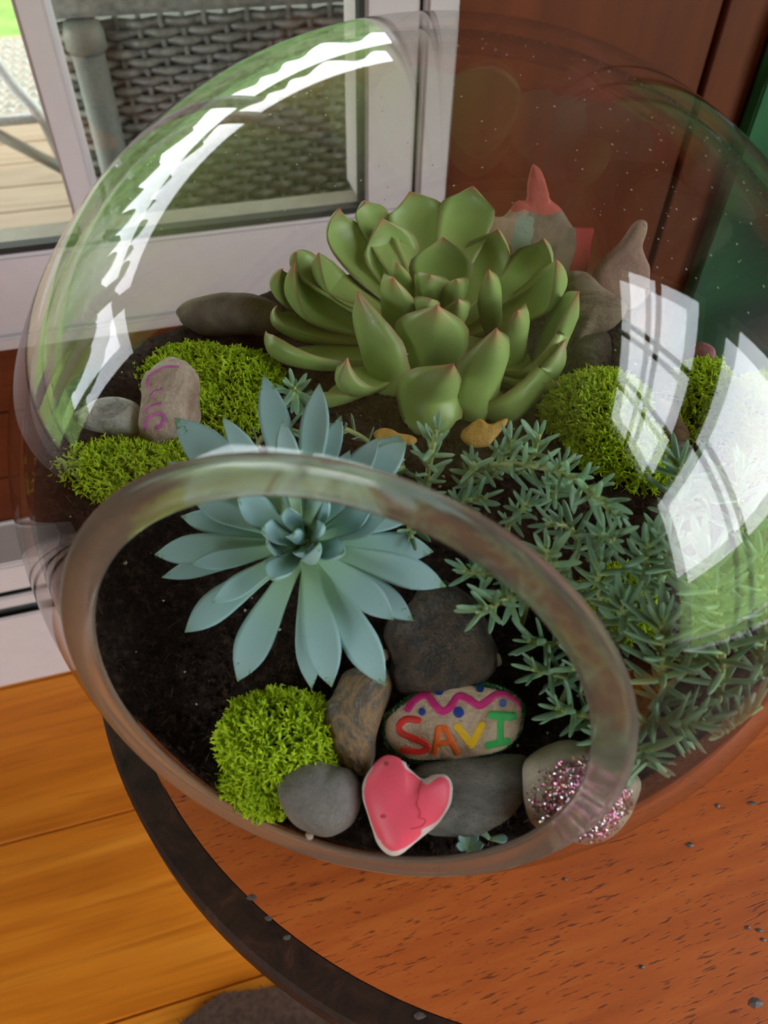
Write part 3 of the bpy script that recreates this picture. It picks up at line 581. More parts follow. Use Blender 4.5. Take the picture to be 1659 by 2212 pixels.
def leaf_mesh(name, B, Ct, T, inner, hw, prof, cup, thick, nt=16, ns=6, origin=Vector((0, 0, 0)), low=None):
    """fleshy leaf along a quadratic curve; inner = point or direction the upper face looks to"""
    B, Ct, T = Vector(B), Vector(Ct), Vector(T); v = []; uv = []; f = []; ring = 2*ns
    for i in range(nt+1):
        t = i/nt; tt = 1-(1-t)**1.25
        p = B*(1-tt)**2 + Ct*(2*tt*(1-tt)) + T*tt**2
        d = (Ct-B)*(2*(1-tt)) + (T-Ct)*(2*tt)
        if low is not None: p, d = through(B, low, Ct, T, tt)
        d.normalize()
        up_ = inner(p) if callable(inner) else Vector(inner)
        n = up_ - d*up_.dot(d)
        if n.length < 1e-6: n = d.orthogonal()
        n.normalize(); s = d.cross(n)
        w = hw*interp(prof, tt); th = thick*min(1.0, w/hw*1.15 + 0.10)*(1-0.35*tt)
        for k in range(ring):
            if k <= ns: x = -1+2*k/ns; top = True
            else: x = 1-2*(k-ns)/ns; top = False
            lift = cup*w*(x*x)
            z = lift + (th*0.25*(1-x*x) if top else -th*(1-x*x)**0.8)
            v.append(p + s*(w*x) + n*z - origin); uv.append((x*0.5+0.5, tt))
    for i in range(nt):
        for k in range(ring):
            a = i*ring+k; c = i*ring+(k+1) % ring; f.append((a, c, c+ring, a+ring))
    f.append(tuple(range(ring))[::-1]); f.append(tuple(range(nt*ring, nt*ring+ring)))
    me = pydata(name, v, f); l = me.uv_layers.new(name='UVMap')
    idx = np.empty(len(me.loops), int); me.loops.foreach_get('vertex_index', idx)
    l.data.foreach_set('uv', np.array(uv, float)[idx].ravel()); return me

# ------------------------------------------------------------------ setting: floor, walls, windows
def st(o, kind='structure'): o['kind'] = kind; return o
floor = st(wall_obj('floor', [(-1.75, 1.5, -2.35, 0.85, -0.06, -0.012)], M['groove']))
rowd = 0.6307 - 0.2089 - 0.0005
k = 0
for i in range(-2, 13):
    d1 = rowd + 0.2089*(1-i); d0 = d1 - 0.2075
    if d0 < -2.3 or d1 > 0.9: continue
    cut = [-1.7, -0.95+0.31*((i*7) % 3)-0.2, 0.72+0.25*((i*5) % 3), 1.45]
    for a, b in zip(cut, cut[1:]):
        o = board('floorboard', None, b-a-0.0015, d1-d0, 0.02, M['pine'], floor)
        o.location = W((a+b)/2, (d0+d1)/2, -0.0105); o.rotation_euler = (0, 0, math.atan2(UY, UX)); o['kind'] = 'structure'
ceiling = st(wall_obj('ceiling', [(-1.75, 1.5, -2.35, 0.85, 2.60, 2.70)], M['ceil']))
WN = dict(u0=-1.2, u1=0.268, z0=0.466, z1=2.1)
wall_north = st(wall_obj('wall_north', [(-1.75, -1.2, 0.712, 0.80, 0, 2.6), (0.268, 1.5, 0.712, 0.80, 0, 2.6), (-1.2, 0.268, 0.712, 0.80, 0, 0.466), (-1.2, 0.268, 0.712, 0.80, 2.1, 2.6)], M['groove']))
def panel(u0, u1, z0, z1, horiz):
    L, Hh = (u1-u0-0.003, z1-z0-0.002) if horiz else (z1-z0-0.003, u1-u0-0.002)
    o = board('panel', None, L, 0.012, Hh, M['wall'], wall_north, 0.0012); o.location = W((u0+u1)/2, 0.706, (z0+z1)/2)
    o.rotation_euler = (0, 0, math.atan2(UY, UX)) if horiz else (0, math.radians(90), math.atan2(UY, UX))
    o['kind'] = 'structure'
    if not horiz:
        o.rotation_euler = (Matrix.Rotation(math.atan2(UY, UX), 3, 'Z') @ Matrix.Rotation(math.radians(-90), 3, 'Y')).to_euler()
z = 0.0
for h in (0.108, 0.093, 0.093, 0.087, 0.085): panel(-1.2, 0.268, z, z+h, True); z += h
panel(-1.2, 0.268, 2.1, 2.6, True)
u = 0.268
for w_ in (0.262, 0.055, 0.21, 0.21, 0.21, 0.27): panel(u, u+w_, 0, 2.6, False); u += w_ + 0.006
u = -1.2
for w_ in (0.26, 0.25): panel(u-w_, u, 0, 2.6, False); u -= w_ + 0.006
def wood_wall(name, a, b):
    return st(wall_obj(name, b, M['wall']))
wall_west = wood_wall('wall_west', None, [(-1.75, -1.65, -2.35, -2.15, 0, 2.6), (-1.75, -1.65, -0.5, 0.712, 0, 2.6), (-1.75, -1.65, -2.15, -0.5, 0, 0.20), (-1.75, -1.65, -2.15, -0.5, 1.35, 2.6)])
wall_east = wood_wall('wall_east', None, [(1.35, 1.45, -2.35, -1.5, 0, 2.6), (1.35, 1.45, 0.0, 0.712, 0, 2.6), (1.35, 1.45, -1.5, 0.0, 0, 0.12), (1.35, 1.45, -1.5, 0.0, 2.5, 2.6), (1.35, 1.45, -1.5, 0.0, 1.42, 1.62)])
wall_south = wood_wall('wall_south', None, [(-1.65, 1.35, -2.35, -2.25, 0, 2.6)])

w1 = st(bpy.data.objects.new('window_1', None)); COL.objects.link(w1)
def wpart(name, boxes, m, parent, bev=0.0015): return wall_obj(name, boxes, m, parent, bev, 'structure')
wpart('bottom_rail', [(-1.2, 0.236, 0.688, 0.7045, 0.467, 0.5545)], M['white'], w1, 0.003)
wpart('rail_moulding', [(-1.2, 0.236, 0.680, 0.689, 0.466, 0.479)], M['white'], w1, 0.002)
wpart('right_stile', [(0.1875, 0.2345, 0.690, 0.765, 0.5545, 2.05)], M['white'], w1, 0.003)
wpart('casing', [(0.2385, 0.2675, 0.686, 0.765, 0.457, 2.1)], M['white'], w1, 0.003)
wpart('dark_gap', [(0.2340, 0.2390, 0.697, 0.765, 0.457, 2.1)], M['gasket'], w1, 0)
wpart('top_rail', [(-1.2, 0.236, 0.690, 0.765, 2.02, 2.1)], M['white'], w1, 0.003)
wpart('gasket', [(-0.0535, 0.1875, 0.6925, 0.7045, 0.5545, 0.5600), (0.1830, 0.1878, 0.6925, 0.7045, 0.5545, 2.03)], M['gasket'], w1, 0)
wpart('gasket', [(-1.2, -0.0755, 0.6925, 0.7045, 0.5545, 0.5600)], M['gasket'], w1, 0)
wpart('muntin', [(-0.0755, -0.0530, 0.694, 0.765, 0.5545, 2.03)], M['white'], w1, 0.003)
wpart('muntin', [(-0.64, -0.617, 0.694, 0.765, 0.5545, 2.03)], M['white'], w1, 0.003)
wpart('pane', [(-1.2, -0.0755, 0.7060, 0.7090, 0.546, 2.03)], M['pane'], w1, 0)
wpart('pane', [(-0.0530, 0.1840, 0.7060, 0.7090, 0.546, 2.03)], M['pane'], w1, 0)
wpart('outer_sill', [(-1.2, 0.236, 0.7100, 0.748, 0.535, 0.553)], M['sill'], w1, 0.003)
# east garden side windows seen as reflections in the globe
w2 = st(bpy.data.objects.new('window_2', None)); COL.objects.link(w2)
def east_frame(name, z0, z1, nd, nz, fw_=0.045, mw=0.018):
    d0, d1 = -1.5, 0.0
    wpart(name+'_frame', [(1.34, 1.40, d0, d0+fw_, z0, z1), (1.34, 1.40, d1-fw_, d1, z0, z1), (1.34, 1.40, d0+fw_, d1-fw_, z0, z0+fw_), (1.34, 1.40, d0+fw_, d1-fw_, z1-fw_, z1)], M['white'], w2)
    for i in range(1, nd):
        c = d0 + (d1-d0)*i/nd; wpart('muntin', [(1.355, 1.385, c-mw, c+mw, z0+fw_, z1-fw_)], M['white'], w2)
    for i in range(1, nz):
        c = z0 + (z1-z0)*i/nz; wpart('muntin', [(1.355, 1.385, d0+fw_, d1-fw_, c-mw, c+mw)], M['white'], w2)
    wpart('pane', [(1.368, 1.372, d0+fw_, d1-fw_, z0+fw_, z1-fw_)], M['pane'], w2, 0)
east_frame('upper', 1.62, 2.5, 3, 2); east_frame('lower', 0.12, 1.42, 2, 1)
w3 = st(bpy.data.objects.new('west_fill_window', None)); COL.objects.link(w3)  # unseen west window, added for fill light where the globe doesn't mirror it
wpart('frame', [(-1.74, -1.64, -2.15, -2.09, 0.20, 1.35), (-1.74, -1.64, -0.56, -0.5, 0.20, 1.35), (-1.74, -1.64, -2.09, -0.56, 0.20, 0.26), (-1.74, -1.64, -2.09, -0.56, 1.29, 1.35)], M['white'], w3)
wpart('muntin', [(-1.73, -1.65, -1.345, -1.305, 0.26, 1.29)], M['white'], w3)
wpart('pane', [(-1.702, -1.698, -2.09, -0.56, 0.26, 1.29)], M['pane'], w3, 0)
# outside
lawn = st(wall_obj('ground_lawn', [(-40, 40, -40, 40, -0.5, -0.42)], M['lawn']))
deck = thing('porch_deck', 'pale wooden porch deck outside the window', 'deck', W(0, 1.9, 0)); deck['kind'] = 'structure'
for i in range(18):
    d0 = 0.86 + i*0.145
    o = board('deck_board', None, 4.2, 0.139, 0.03, M['deck'], deck, 0.003); o.location = W(0, d0+0.07, -0.015) - deck.location; o.rotation_euler = (0, 0, math.atan2(UY, UX)); o['kind'] = 'structure'
M['hedge'] = plain('hedge_leaves', (0.10, 0.17, 0.06), 0.9, 0.1, var=0.6, vscale=9, bmp=0.5)
bm = bmesh.new(); bmesh.ops.create_grid(bm, x_segments=320, y_segments=24, size=1.0)  # hedge added out of view to narrow the sky strip reflected in the globe
for q in bm.verts:
    a = q.co.y*math.pi/2; x = q.co.x*8.5; hh = 2.8 + 0.9*noise.noise(Vector((x*0.9, 0, 3))) + 0.7*noise.noise(Vector((x*2.7, 4, 3)))
    q.co = Vector((x, 0.8*math.sin(a)*1.0, hh*math.cos(a))) + Vector((0, 1, 1))*0.22*noise.fractal(Vector((x*2.2, q.co.y*3, 1)), 1.0, 2.0, 5)
me = bpy.data.meshes.new('sky_cut_hedge'); bm.to_mesh(me); bm.free()
o = link('sky_cut_hedge', me, M['hedge'], None, W(-1.0, 6.6, -0.45)); o.rotation_euler = (0, 0, math.atan2(UY, UX)); tag(o, 'long green hedge added beyond the porch to cut the sky reflected in the globe', 'hedge')
roof = st(wall_obj('porch_roof', [(-5, 5, 0.81, 4.2, 2.35, 2.45)], M['ceil']))  # unseen roof, made wide to shade the deck and wicker

# baseboard heater
ht = thing('baseboard_heater', 'white enamelled baseboard heater with dark slots under the window', 'heater', W(-0.5, 0.66, 0))
def hp(name, boxes, m, bev=0.002):
    o = wall_obj(name, boxes, m, ht, bev); o.matrix_parent_inverse = ht.matrix_world.inverted(); o.location = -ht.location; return o
hp('back_plate', [(-1.2, 0.24, 0.692, 0.699, 0.0, 0.232)], M['heater'])
hp('top_cover', [(-1.2, 0.24, 0.631, 0.692, 0.224, 0.230), (-1.2, 0.24, 0.631, 0.636, 0.183, 0.225)], M['heater'])
hp('damper', [(-1.2, 0.24, 0.634, 0.640, 0.151, 0.170)], M['heater'])
hp('front_panel', [(-1.2, 0.24, 0.631, 0.636, 0.002, 0.137)], M['heater'])
hp('fins', [(-1.2, 0.24, 0.646, 0.690, 0.03, 0.205)], M['fin'], 0)

# painting on the wall
pt = thing('painting', 'green landscape painting with a dark tree, on the red-brown wood wall', 'painting', W(0.85, 0.69, 0.62))
bm = bmesh.new(); wbox(bm, -0.259, 0.25, -0.009, 0.009, -0.56, 0.45, 0.002); me = bpy.data.meshes.new('canvas'); bm.to_mesh(me); bm.free()
link('canvas', me, M['painting'], pt, smooth=False)
def wash(name, pts, m, y):
    v = [W(x, y-0.0, zz) for x, zz in pts]; v2 = [W(x, y+0.004, zz) for x, zz in pts]; n = len(pts)
    f = [tuple(range(n))[::-1], tuple(range(n, 2*n))] + [(i, (i+1) % n, n+(i+1) % n, n+i) for i in range(n)]
    link(name, pydata(name, v+v2, f), m, pt, smooth=False)
M['tree_dark'] = plain('dark_green_paint', (0.012, 0.035, 0.018), 0.6, 0.3, var=0.4, vscale=40); M['cloud'] = plain('grey_paint', (0.16, 0.17, 0.20), 0.6, 0.3, var=0.3, vscale=30)
wash('painted_tree', [(-0.235, 0.03), (-0.20, 0.06), (-0.21, 0.015), (-0.16, 0.0), (-0.10, 0.05), (-0.02, 0.0), (0.06, 0.06), (0.04, 0.14), (-0.06, 0.17), (-0.14, 0.12), (-0.19, 0.09), (-0.225, 0.06)], M['tree_dark'], -0.0115)
wash('painted_cloud', [(-0.258, 0.02), (-0.235, 0.045), (-0.215, 0.07), (-0.19, 0.095), (-0.24, 0.10), (-0.2585, 0.08)], M['cloud'], -0.0108)

# rug
rg = thing('rug', 'brown woven rug on the pine floor beside the table', 'rug', (0.11, -0.16, 0))
R_ = [(-0.185, 0.144), (-0.150, 0.169), (-0.09, 0.176), (-0.06, 0.20), (-0.08, 0.50), (1.05, 0.85), (1.36, -0.1), (1.55, -0.9), (-0.35, -0.9)]  # visible corner, then stretched over unseen floor to darken the globe's reflection
cv = [(x-0.11, y+0.16) for x, y in R_]
n = len(cv)
link('pile', pydata('pile', [(x, y, 0.001) for x, y in cv] + [(x, y, 0.010) for x, y in cv], [tuple(range(n)), tuple(range(n, 2*n))[::-1]] + [(i, n+i, n+(i+1) % n, (i+1) % n) for i in range(n)]), M['rug'], rg, smooth=False)
v = []; f = []
for i in range(n):
    a, b = Vector((*cv[i], 0.009)), Vector((*cv[(i+1) % n], 0.009)); cnt = int((b-a).length/0.004)
    for q in range(cnt):
        p = a.lerp(b, (q+random.random())/cnt); d = Vector((b.y-a.y, a.x-b.x, 0)).normalized()*random.uniform(-1, 1)*0.006
        d += (b-a).normalized()*random.uniform(-0.004, 0.004); s = Vector((-d.y, d.x, 0)).normalized()*0.0007; i0 = len(v)
        v += [p-s, p+s, p+d+Vector((0, 0, random.uniform(-0.006, 0.003)))]; f.append((i0, i0+1, i0+2))
fr = link('fringe', pydata('fringe', v, f), M['rug'], rg, smooth=False); fr['kind'] = 'stuff'

# wicker sofa on the porch
sofa = thing('wicker_sofa', 'grey woven wicker sofa on the porch behind the window', 'sofa', W(0.45, 1.25, 0))
def sp(name, boxes, m, bev=0.0):
    o = wall_obj(name, boxes, m, sofa, bev); o.location = -sofa.location; return o
sp('core_panel', [(-0.095, 1.3, 1.075, 1.50, 0.06, 0.63)], M['wickerdark'])
sp('top_rail', [(-0.11, 1.32, 1.035, 1.09, 0.643, 0.70)], M['wicker'], 0.006)
v = []; f = []
for row in range(56):
    zc = 0.075 + row*0.0101; 
    for sgn in (0,):
        u0 = -0.085; nseg = 216; ring0 = len(v)
        for i in range(nseg+1):
            u_ = u0 + i*0.0063; ph = math.pi*(i/4.0 + row); off = 0.0050*math.cos(ph); jz = 0.0014*noise.noise(Vector((u_*30, row*3.1, 0)))
            for (dd, dz) in ((-0.0034, 0), (0, 0.0056), (0.0034, 0), (0, -0.0056)): v.append(W(u_, 1.056+off+dd, zc+dz+jz) - sofa.location)
        for i in range(nseg):
            for k in range(4): a = ring0+i*4+k; c = ring0+i*4+(k+1) % 4; f.append((a, c, c+4, a+4))
wv = link('woven_strands', pydata('woven_strands', v, f), M['wicker'], sofa); wv['kind'] = 'stuff'
v = []; f = []
for i in range(54):
    u_ = -0.06 + i*0.0252; i0 = len(v)
    v += [W(u_+a, 1.056+b, zz) - sofa.location for zz in (0.06, 0.64) for a, b in ((-0.003, -0.002), (0.003, -0.002), (0.003, 0.002), (-0.003, 0.002))]
    f += [(i0+j, i0+(j+1) % 4, i0+4+(j+1) % 4, i0+4+j) for j in range(4)]
rb = link('ribs', pydata('ribs', v, f), M['wicker'], sofa); rb['kind'] = 'stuff'
L0 = sofa.location
link('corner_post', tube_mesh('corner_post', [W(-0.046, 1.030, 0.0)-L0, W(-0.046, 1.030, 0.625)-L0], [0.0185, 0.0185], 24), M['wickerpost'], sofa)
link('post_collar', tube_mesh('post_collar', [W(-0.046, 1.030, zz)-L0 for zz in (0.612, 0.616, 0.632, 0.642)], [0.019, 0.0225, 0.0225, 0.019], 24), M['wickerpost'], sofa)
link('post', tube_mesh('post', [W(1.28, 1.030, 0.0)-L0, W(1.28, 1.030, 0.64)-L0], [0.0185, 0.0185], 16), M['wickerpost'], sofa)
# silvery wicker chair further out on the deck
wc = thing('wicker_chair', 'silver woven chair on the deck, at the far side of the grey wicker sofa', 'chair', W(-0.56, 1.95, 0)); L1 = wc.location
def tb(name, pts, r, m, sides=8): return link(name, tube_mesh(name, [W(*p)-L1 for p in pts], [r]*len(pts), sides), m, wc)
v = []; f = []
for r_ in range(22):
    for i in range(34):
        i0 = len(v); a = 0.010; x0 = -0.93+i*0.022; d0 = 1.72+r_*0.022; zz = 0.322+0.005*((i+r_) % 2)
        v += [W(x0+p, d0+q, zz+s)-L1 for p, q, s in ((-a, -a, 0), (a, -a, 0), (a, a, 0), (-a, a, 0), (0, 0, 0.006))]
        f += [(i0, i0+1, i0+4), (i0+1, i0+2, i0+4), (i0+2, i0+3, i0+4), (i0+3, i0, i0+4), (i0+3, i0+2, i0+1, i0)]
so = link('woven_seat', pydata('woven_seat', v, f), M['silver'], wc, smooth=False); so['kind'] = 'stuff'
tb('seat_rail', [(-0.95, 1.70, 0.318), (-0.188, 1.70, 0.318)], 0.010, M['silver']); tb('seat_rail', [(-0.188, 1.70, 0.318), (-0.188, 2.22, 0.318)], 0.010, M['silver'])
tb('armrest', [(-0.186, 1.69, 0.315), (-0.200, 1.69, 0.345), (-0.218, 1.69, 0.372), (-0.238, 1.70, 0.412), (-0.30, 1.74, 0.52), (-0.40, 1.82, 0.62)], 0.011, M['silver'])
for p, q in (((-0.19, 1.70), (-0.13, 1.66)), ((-0.19, 2.2), (-0.13, 2.26)), ((-0.94, 1.70), (-1.0, 1.66)), ((-0.94, 2.2), (-1.0, 2.26))): tb('leg', [(q[0], q[1], 0), (p[0], p[1], 0.31)], 0.008, M['wickerpost'])
tb('brace', [(-0.33, 1.70, 0.335), (-0.14, 1.68, 0.198)], 0.011, M['wickerpost'])

# ------------------------------------------------------------------ side table
TC = Vector((0.096, 0.296, 0))
tbl = thing('side_table', 'round wooden side table with orange oak top and dark worn rim', 'table', (TC.x, TC.y, 0))
def disc(name, prof, m, seg=160, smooth=True):
    v, f = lathe_closed(prof, seg, (0, 0, 0), (0, 0, 1), False)
    return link(name, pydata(name, v, f), m, tbl, smooth=smooth)
disc('tabletop', [(0.0, TABLE_Z-0.020), (0.2442, TABLE_Z-0.020), (0.2442, TABLE_Z), (0.0, TABLE_Z)], M['oak'], smooth=False)
disc('rim', [(0.2446, TABLE_Z-0.024), (0.2572, TABLE_Z-0.024), (0.2600, TABLE_Z-0.021), (0.2600, TABLE_Z-0.003), (0.2582, TABLE_Z-0.0004), (0.2446, TABLE_Z-0.0002), (0.2446, TABLE_Z-0.024)], M['darkrim'], smooth=False)
disc('apron', [(0.19, TABLE_Z-0.09), (0.22, TABLE_Z-0.09), (0.22, TABLE_Z-0.0245), (0.19, TABLE_Z-0.0245), (0.19, TABLE_Z-0.09)], M['darkrim'], smooth=False)
for k in range(3):
    a = k*math.pi*2/3; p = Vector((math.cos(a), math.sin(a), 0))
    link('leg', tube_mesh('leg', [p*0.205 + Vector((0, 0, zz)) for zz in (0.0105, 0.02, 0.2, 0.45, TABLE_Z-0.03)], [0.012, 0.014, 0.016, 0.02, 0.022], 12), M['darkrim'], tbl)
# small dents in the oak
dv = []; df = []
for (px, py, s) in DENTS:
    i0 = len(dv); c = Vector((px-TC.x, py-TC.y, TABLE_Z+0.0002))
    for q in range(7): a = 2*math.pi*q/7; dv.append(c + Vector((math.cos(a)*s*random.uniform(.7, 1.4), math.sin(a)*s*random.uniform(.4, 0.8), 0)))
    dv.append(c + Vector((0, 0, 0.0004))); df += [(i0+q, i0+(q+1) % 7, i0+7) for q in range(7)]
dn = link('dents', pydata('dents', dv, df), plain('dent_grey', (0.10, 0.075, 0.075), 0.35, 0.6, var=0.3, vscale=500), tbl, smooth=False); dn['kind'] = 'stuff'

# ------------------------------------------------------------------ the glass globe
bowl = thing('glass_terrarium_bowl', 'large clear glass globe with a round side opening, on the side table', 'bowl', (BC.x, BC.y, TABLE_Z))
RO, RI, ZB = 0.155, 0.1503, TABLE_Z+0.0006-BC.z
def flat(p, lim):
    q = p - BC
    return Vector((p.x, p.y, BC.z + max(q.z, lim + 0.12*min(0, q.z-lim)*0)))
th0 = math.atan2(0.0817, 0.1317)
prof = [(RO*math.sin(th0 + (math.pi-th0)*i/90), RO*math.cos(th0 + (math.pi-th0)*i/90)) for i in range(91)]
thi = math.acos(0.1319/RI)
prof += [(RI*math.sin(math.pi - (math.pi-thi)*i/90), RI*math.cos(math.pi - (math.pi-thi)*i/90)) for i in range(91)]
v, f = lathe_closed(prof, 160, BC, NOP)
vv = []
for p in v:
    r_ = (p-BC).length; vv.append(flat(p, ZB if r_ > 0.1527 else ZB+0.0047) - bowl.location)
o = link('globe', pydata('globe', vv, f), M['glass'], bowl, sharp=40)
# cut and polished lip of the opening
lip = [(0.0815, 0.1317), (0.0806, 0.13245), (0.0797, 0.1330), (0.0785, 0.1333), (0.0718, 0.1333), (0.0707, 0.1330), (0.0703, 0.1325), (0.0706, 0.1316), (0.0760, 0.1311)]
v, f = lathe_closed(lip, 200, BC, NOP)
o = link('lip', pydata('lip', [p - bowl.location for p in v], f), M['rim'], bowl, sharp=25)
bm = bmesh.new(); bm.from_mesh(o.data); bmesh.ops.recalc_face_normals(bm, faces=bm.faces); bm.to_mesh(o.data); bm.free(); o.data.shade_smooth(); o.data.set_sharp_from_angle(angle=math.radians(25))
# dust and dried drops on the glass
v = []; f = []
for i in range(230):
    a = RNG.normal(); 
    d = Vector((RNG.uniform(-0.6, 1.0), RNG.uniform(0.0, 0.9), RNG.uniform(0.15, 0.9))).normalized()
    c = BC + d*0.15015 - bowl.location; s = RNG.uniform(0.00025, 0.0007); e1 = d.orthogonal().normalized(); e2 = d.cross(e1); i0 = len(v)
    for q in range(5): t = 2*math.pi*q/5; v.append(c + (e1*math.cos(t) + e2*math.sin(t)*random.uniform(.6, 1.3))*s)
    v.append(c - d*0.0003); f += [(i0+q, i0+(q+1) % 5, i0+5) for q in range(5)] + [tuple(i0+q for q in range(5))[::-1]]
ds = link('dust_specks', pydata('dust_specks', v, f), plain('pale_dust', (0.55, 0.52, 0.48), 0.6), bowl, smooth=False); ds['kind'] = 'stuff'

# ------------------------------------------------------------------ soil
def sstep(a, b, x): t = min(1, max(0, (x-a)/(b-a))); return t*t*(3-2*t)
def soil_h(x, y):
    """height of the soil over the globe's centre, x and y measured from it"""
    a = x*-0.2382 + y*-0.9712; b = x*0.9712 - y*0.2382
    h = -0.050*sstep(-0.005, 0.122, a)*(1 - 0.80*sstep(0.062, 0.125, abs(b)))
    h += 0.026*sstep(0.10, 0.148, -x)*sstep(0.12, -0.02, y)
    h += 0.0016*noise.noise(Vector((x*45, y*45, 2.0))) + 0.0010*noise.noise(Vector((x*160, y*160, 5.0)))
    return h
def in_glass(x, y, z, rad=0.1494, lim=0.1270):
    return x*x + y*y + z*z < rad*rad and (x*NOP.x + y*NOP.y + z*NOP.z) < lim
def rmax(ct, stt, z=None):
    lo, hi = 0.0, 0.15
    for _ in range(26):
        m_ = (lo+hi)/2; zz = soil_h(ct*m_, stt*m_) if z is None else z
        if in_glass(ct*m_, stt*m_, zz): lo = m_
        else: hi = m_
    return lo
NA, NR = 220, 70
v = [Vector((0, 0, soil_h(0, 0)))]; f = []
rows_r = []
for k in range(NA):
    t = 2*math.pi*k/NA; rows_r.append(rmax(math.cos(t), math.sin(t)))
for j in range(1, NR+1):
    for k in range(NA):
        t = 2*math.pi*k/NA; r_ = rows_r[k]*(j/NR)**0.85; v.append(Vector((r_*math.cos(t), r_*math.sin(t), soil_h(r_*math.cos(t), r_*math.sin(t)))))
edge = [v[1+(NR-1)*NA+k].z for k in range(NA)]
ND = 14; zb = ZB + 0.0056
for j in range(1, ND+1):
    for k in range(NA):
        t = 2*math.pi*k/NA; zz = edge[k] + (zb-edge[k])*j/ND
        r_ = rmax(math.cos(t), math.sin(t), zz); v.append(Vector((r_*math.cos(t), r_*math.sin(t), zz)))
for k in range(NA): f.append((0, 1+k, 1+(k+1) % NA))
for j in range(NR-1+ND):
    for k in range(NA):
        a = 1+j*NA+k; c = 1+j*NA+(k+1) % NA; f.append((a, a+NA, c+NA, c))
f.append(tuple(1+(NR-1+ND)*NA+k for k in range(NA)))
soil = thing('potting_soil', 'dark brown potting soil with white specks filling the glass globe', 'soil', tuple(BC))
sb = link('soil_body', pydata('soil_body', v, f), M['soil'], soil); sb['kind'] = 'stuff'
def lumps(name, count, smin, smax, m, pick, sides=5):
    v = []; f = []
    ico = [(0, 0, 1), (0.9, 0, 0.4), (0.28, 0.85, 0.4), (-0.72, 0.53, 0.4), (-0.72, -0.53, 0.4), (0.28, -0.85, 0.4), (0.72, 0.53, -0.4), (-0.28, 0.85, -0.4), (-0.9, 0, -0.4), (-0.28, -0.85, -0.4), (0.72, -0.53, -0.4), (0, 0, -1)]
    icf = [(0, 1, 2), (0, 2, 3), (0, 3, 4), (0, 4, 5), (0, 5, 1), (1, 6, 2), (2, 7, 3), (3, 8, 4), (4, 9, 5), (5, 10, 1), (6, 7, 2), (7, 8, 3), (8, 9, 4), (9, 10, 5), (10, 6, 1), (11, 7, 6), (11, 8, 7), (11, 9, 8), (11, 10, 9), (11, 6, 10)]
    done = 0
    while done < count:
        p = pick()
        if p is None: continue
        s = smin + (smax-smin)*random.random()**2.5; i0 = len(v)
        for q in ico: v.append(p + Vector((q[0]*random.uniform(.5, 1.3), q[1]*random.uniform(.5, 1.3), q[2]*random.uniform(.4, 1)))*s)
        f += [(a+i0, b+i0, c+i0) for a, b, c in icf]; done += 1
    o = link(name, pydata(name, v, f), m, soil, smooth=False); o['kind'] = 'stuff'; return o
def pick_soil():
    x, y = random.uniform(-0.15, 0.15), random.uniform(-0.15, 0.15); z = soil_h(x, y)
    return Vector((x, y, z+0.0003)) if in_glass(x, y, z+0.003, 0.147, 0.124) else None
lumps('crumbs', 9000, 0.0003, 0.0014, M['crumb'], pick_soil)
lumps('perlite', 150, 0.0004, 0.0012, M['perlite'], pick_soil)
v = []; f = []
cnt = 0
while cnt < 3500:
    p = pick_soil()
    if p is None: continue
    cnt += 1; d = Vector((random.gauss(0, 1), random.gauss(0, 1), random.uniform(0, 0.7))).normalized(); L = random.uniform(0.002, 0.007)
    s = d.cross(Vector((0, 0, 1))).normalized()*0.00016; m_ = p + d*L*0.5 + Vector((0, 0, random.uniform(0, 0.0015))); e = p + d*L; i0 = len(v)
    v += [p-s, p+s, m_-s, m_+s, e]; f += [(i0, i0+1, i0+3, i0+2), (i0+2, i0+3, i0+4)]
fb = link('fibres', pydata('fibres', v, f), M['fibre'], soil, smooth=False); fb['kind'] = 'stuff'

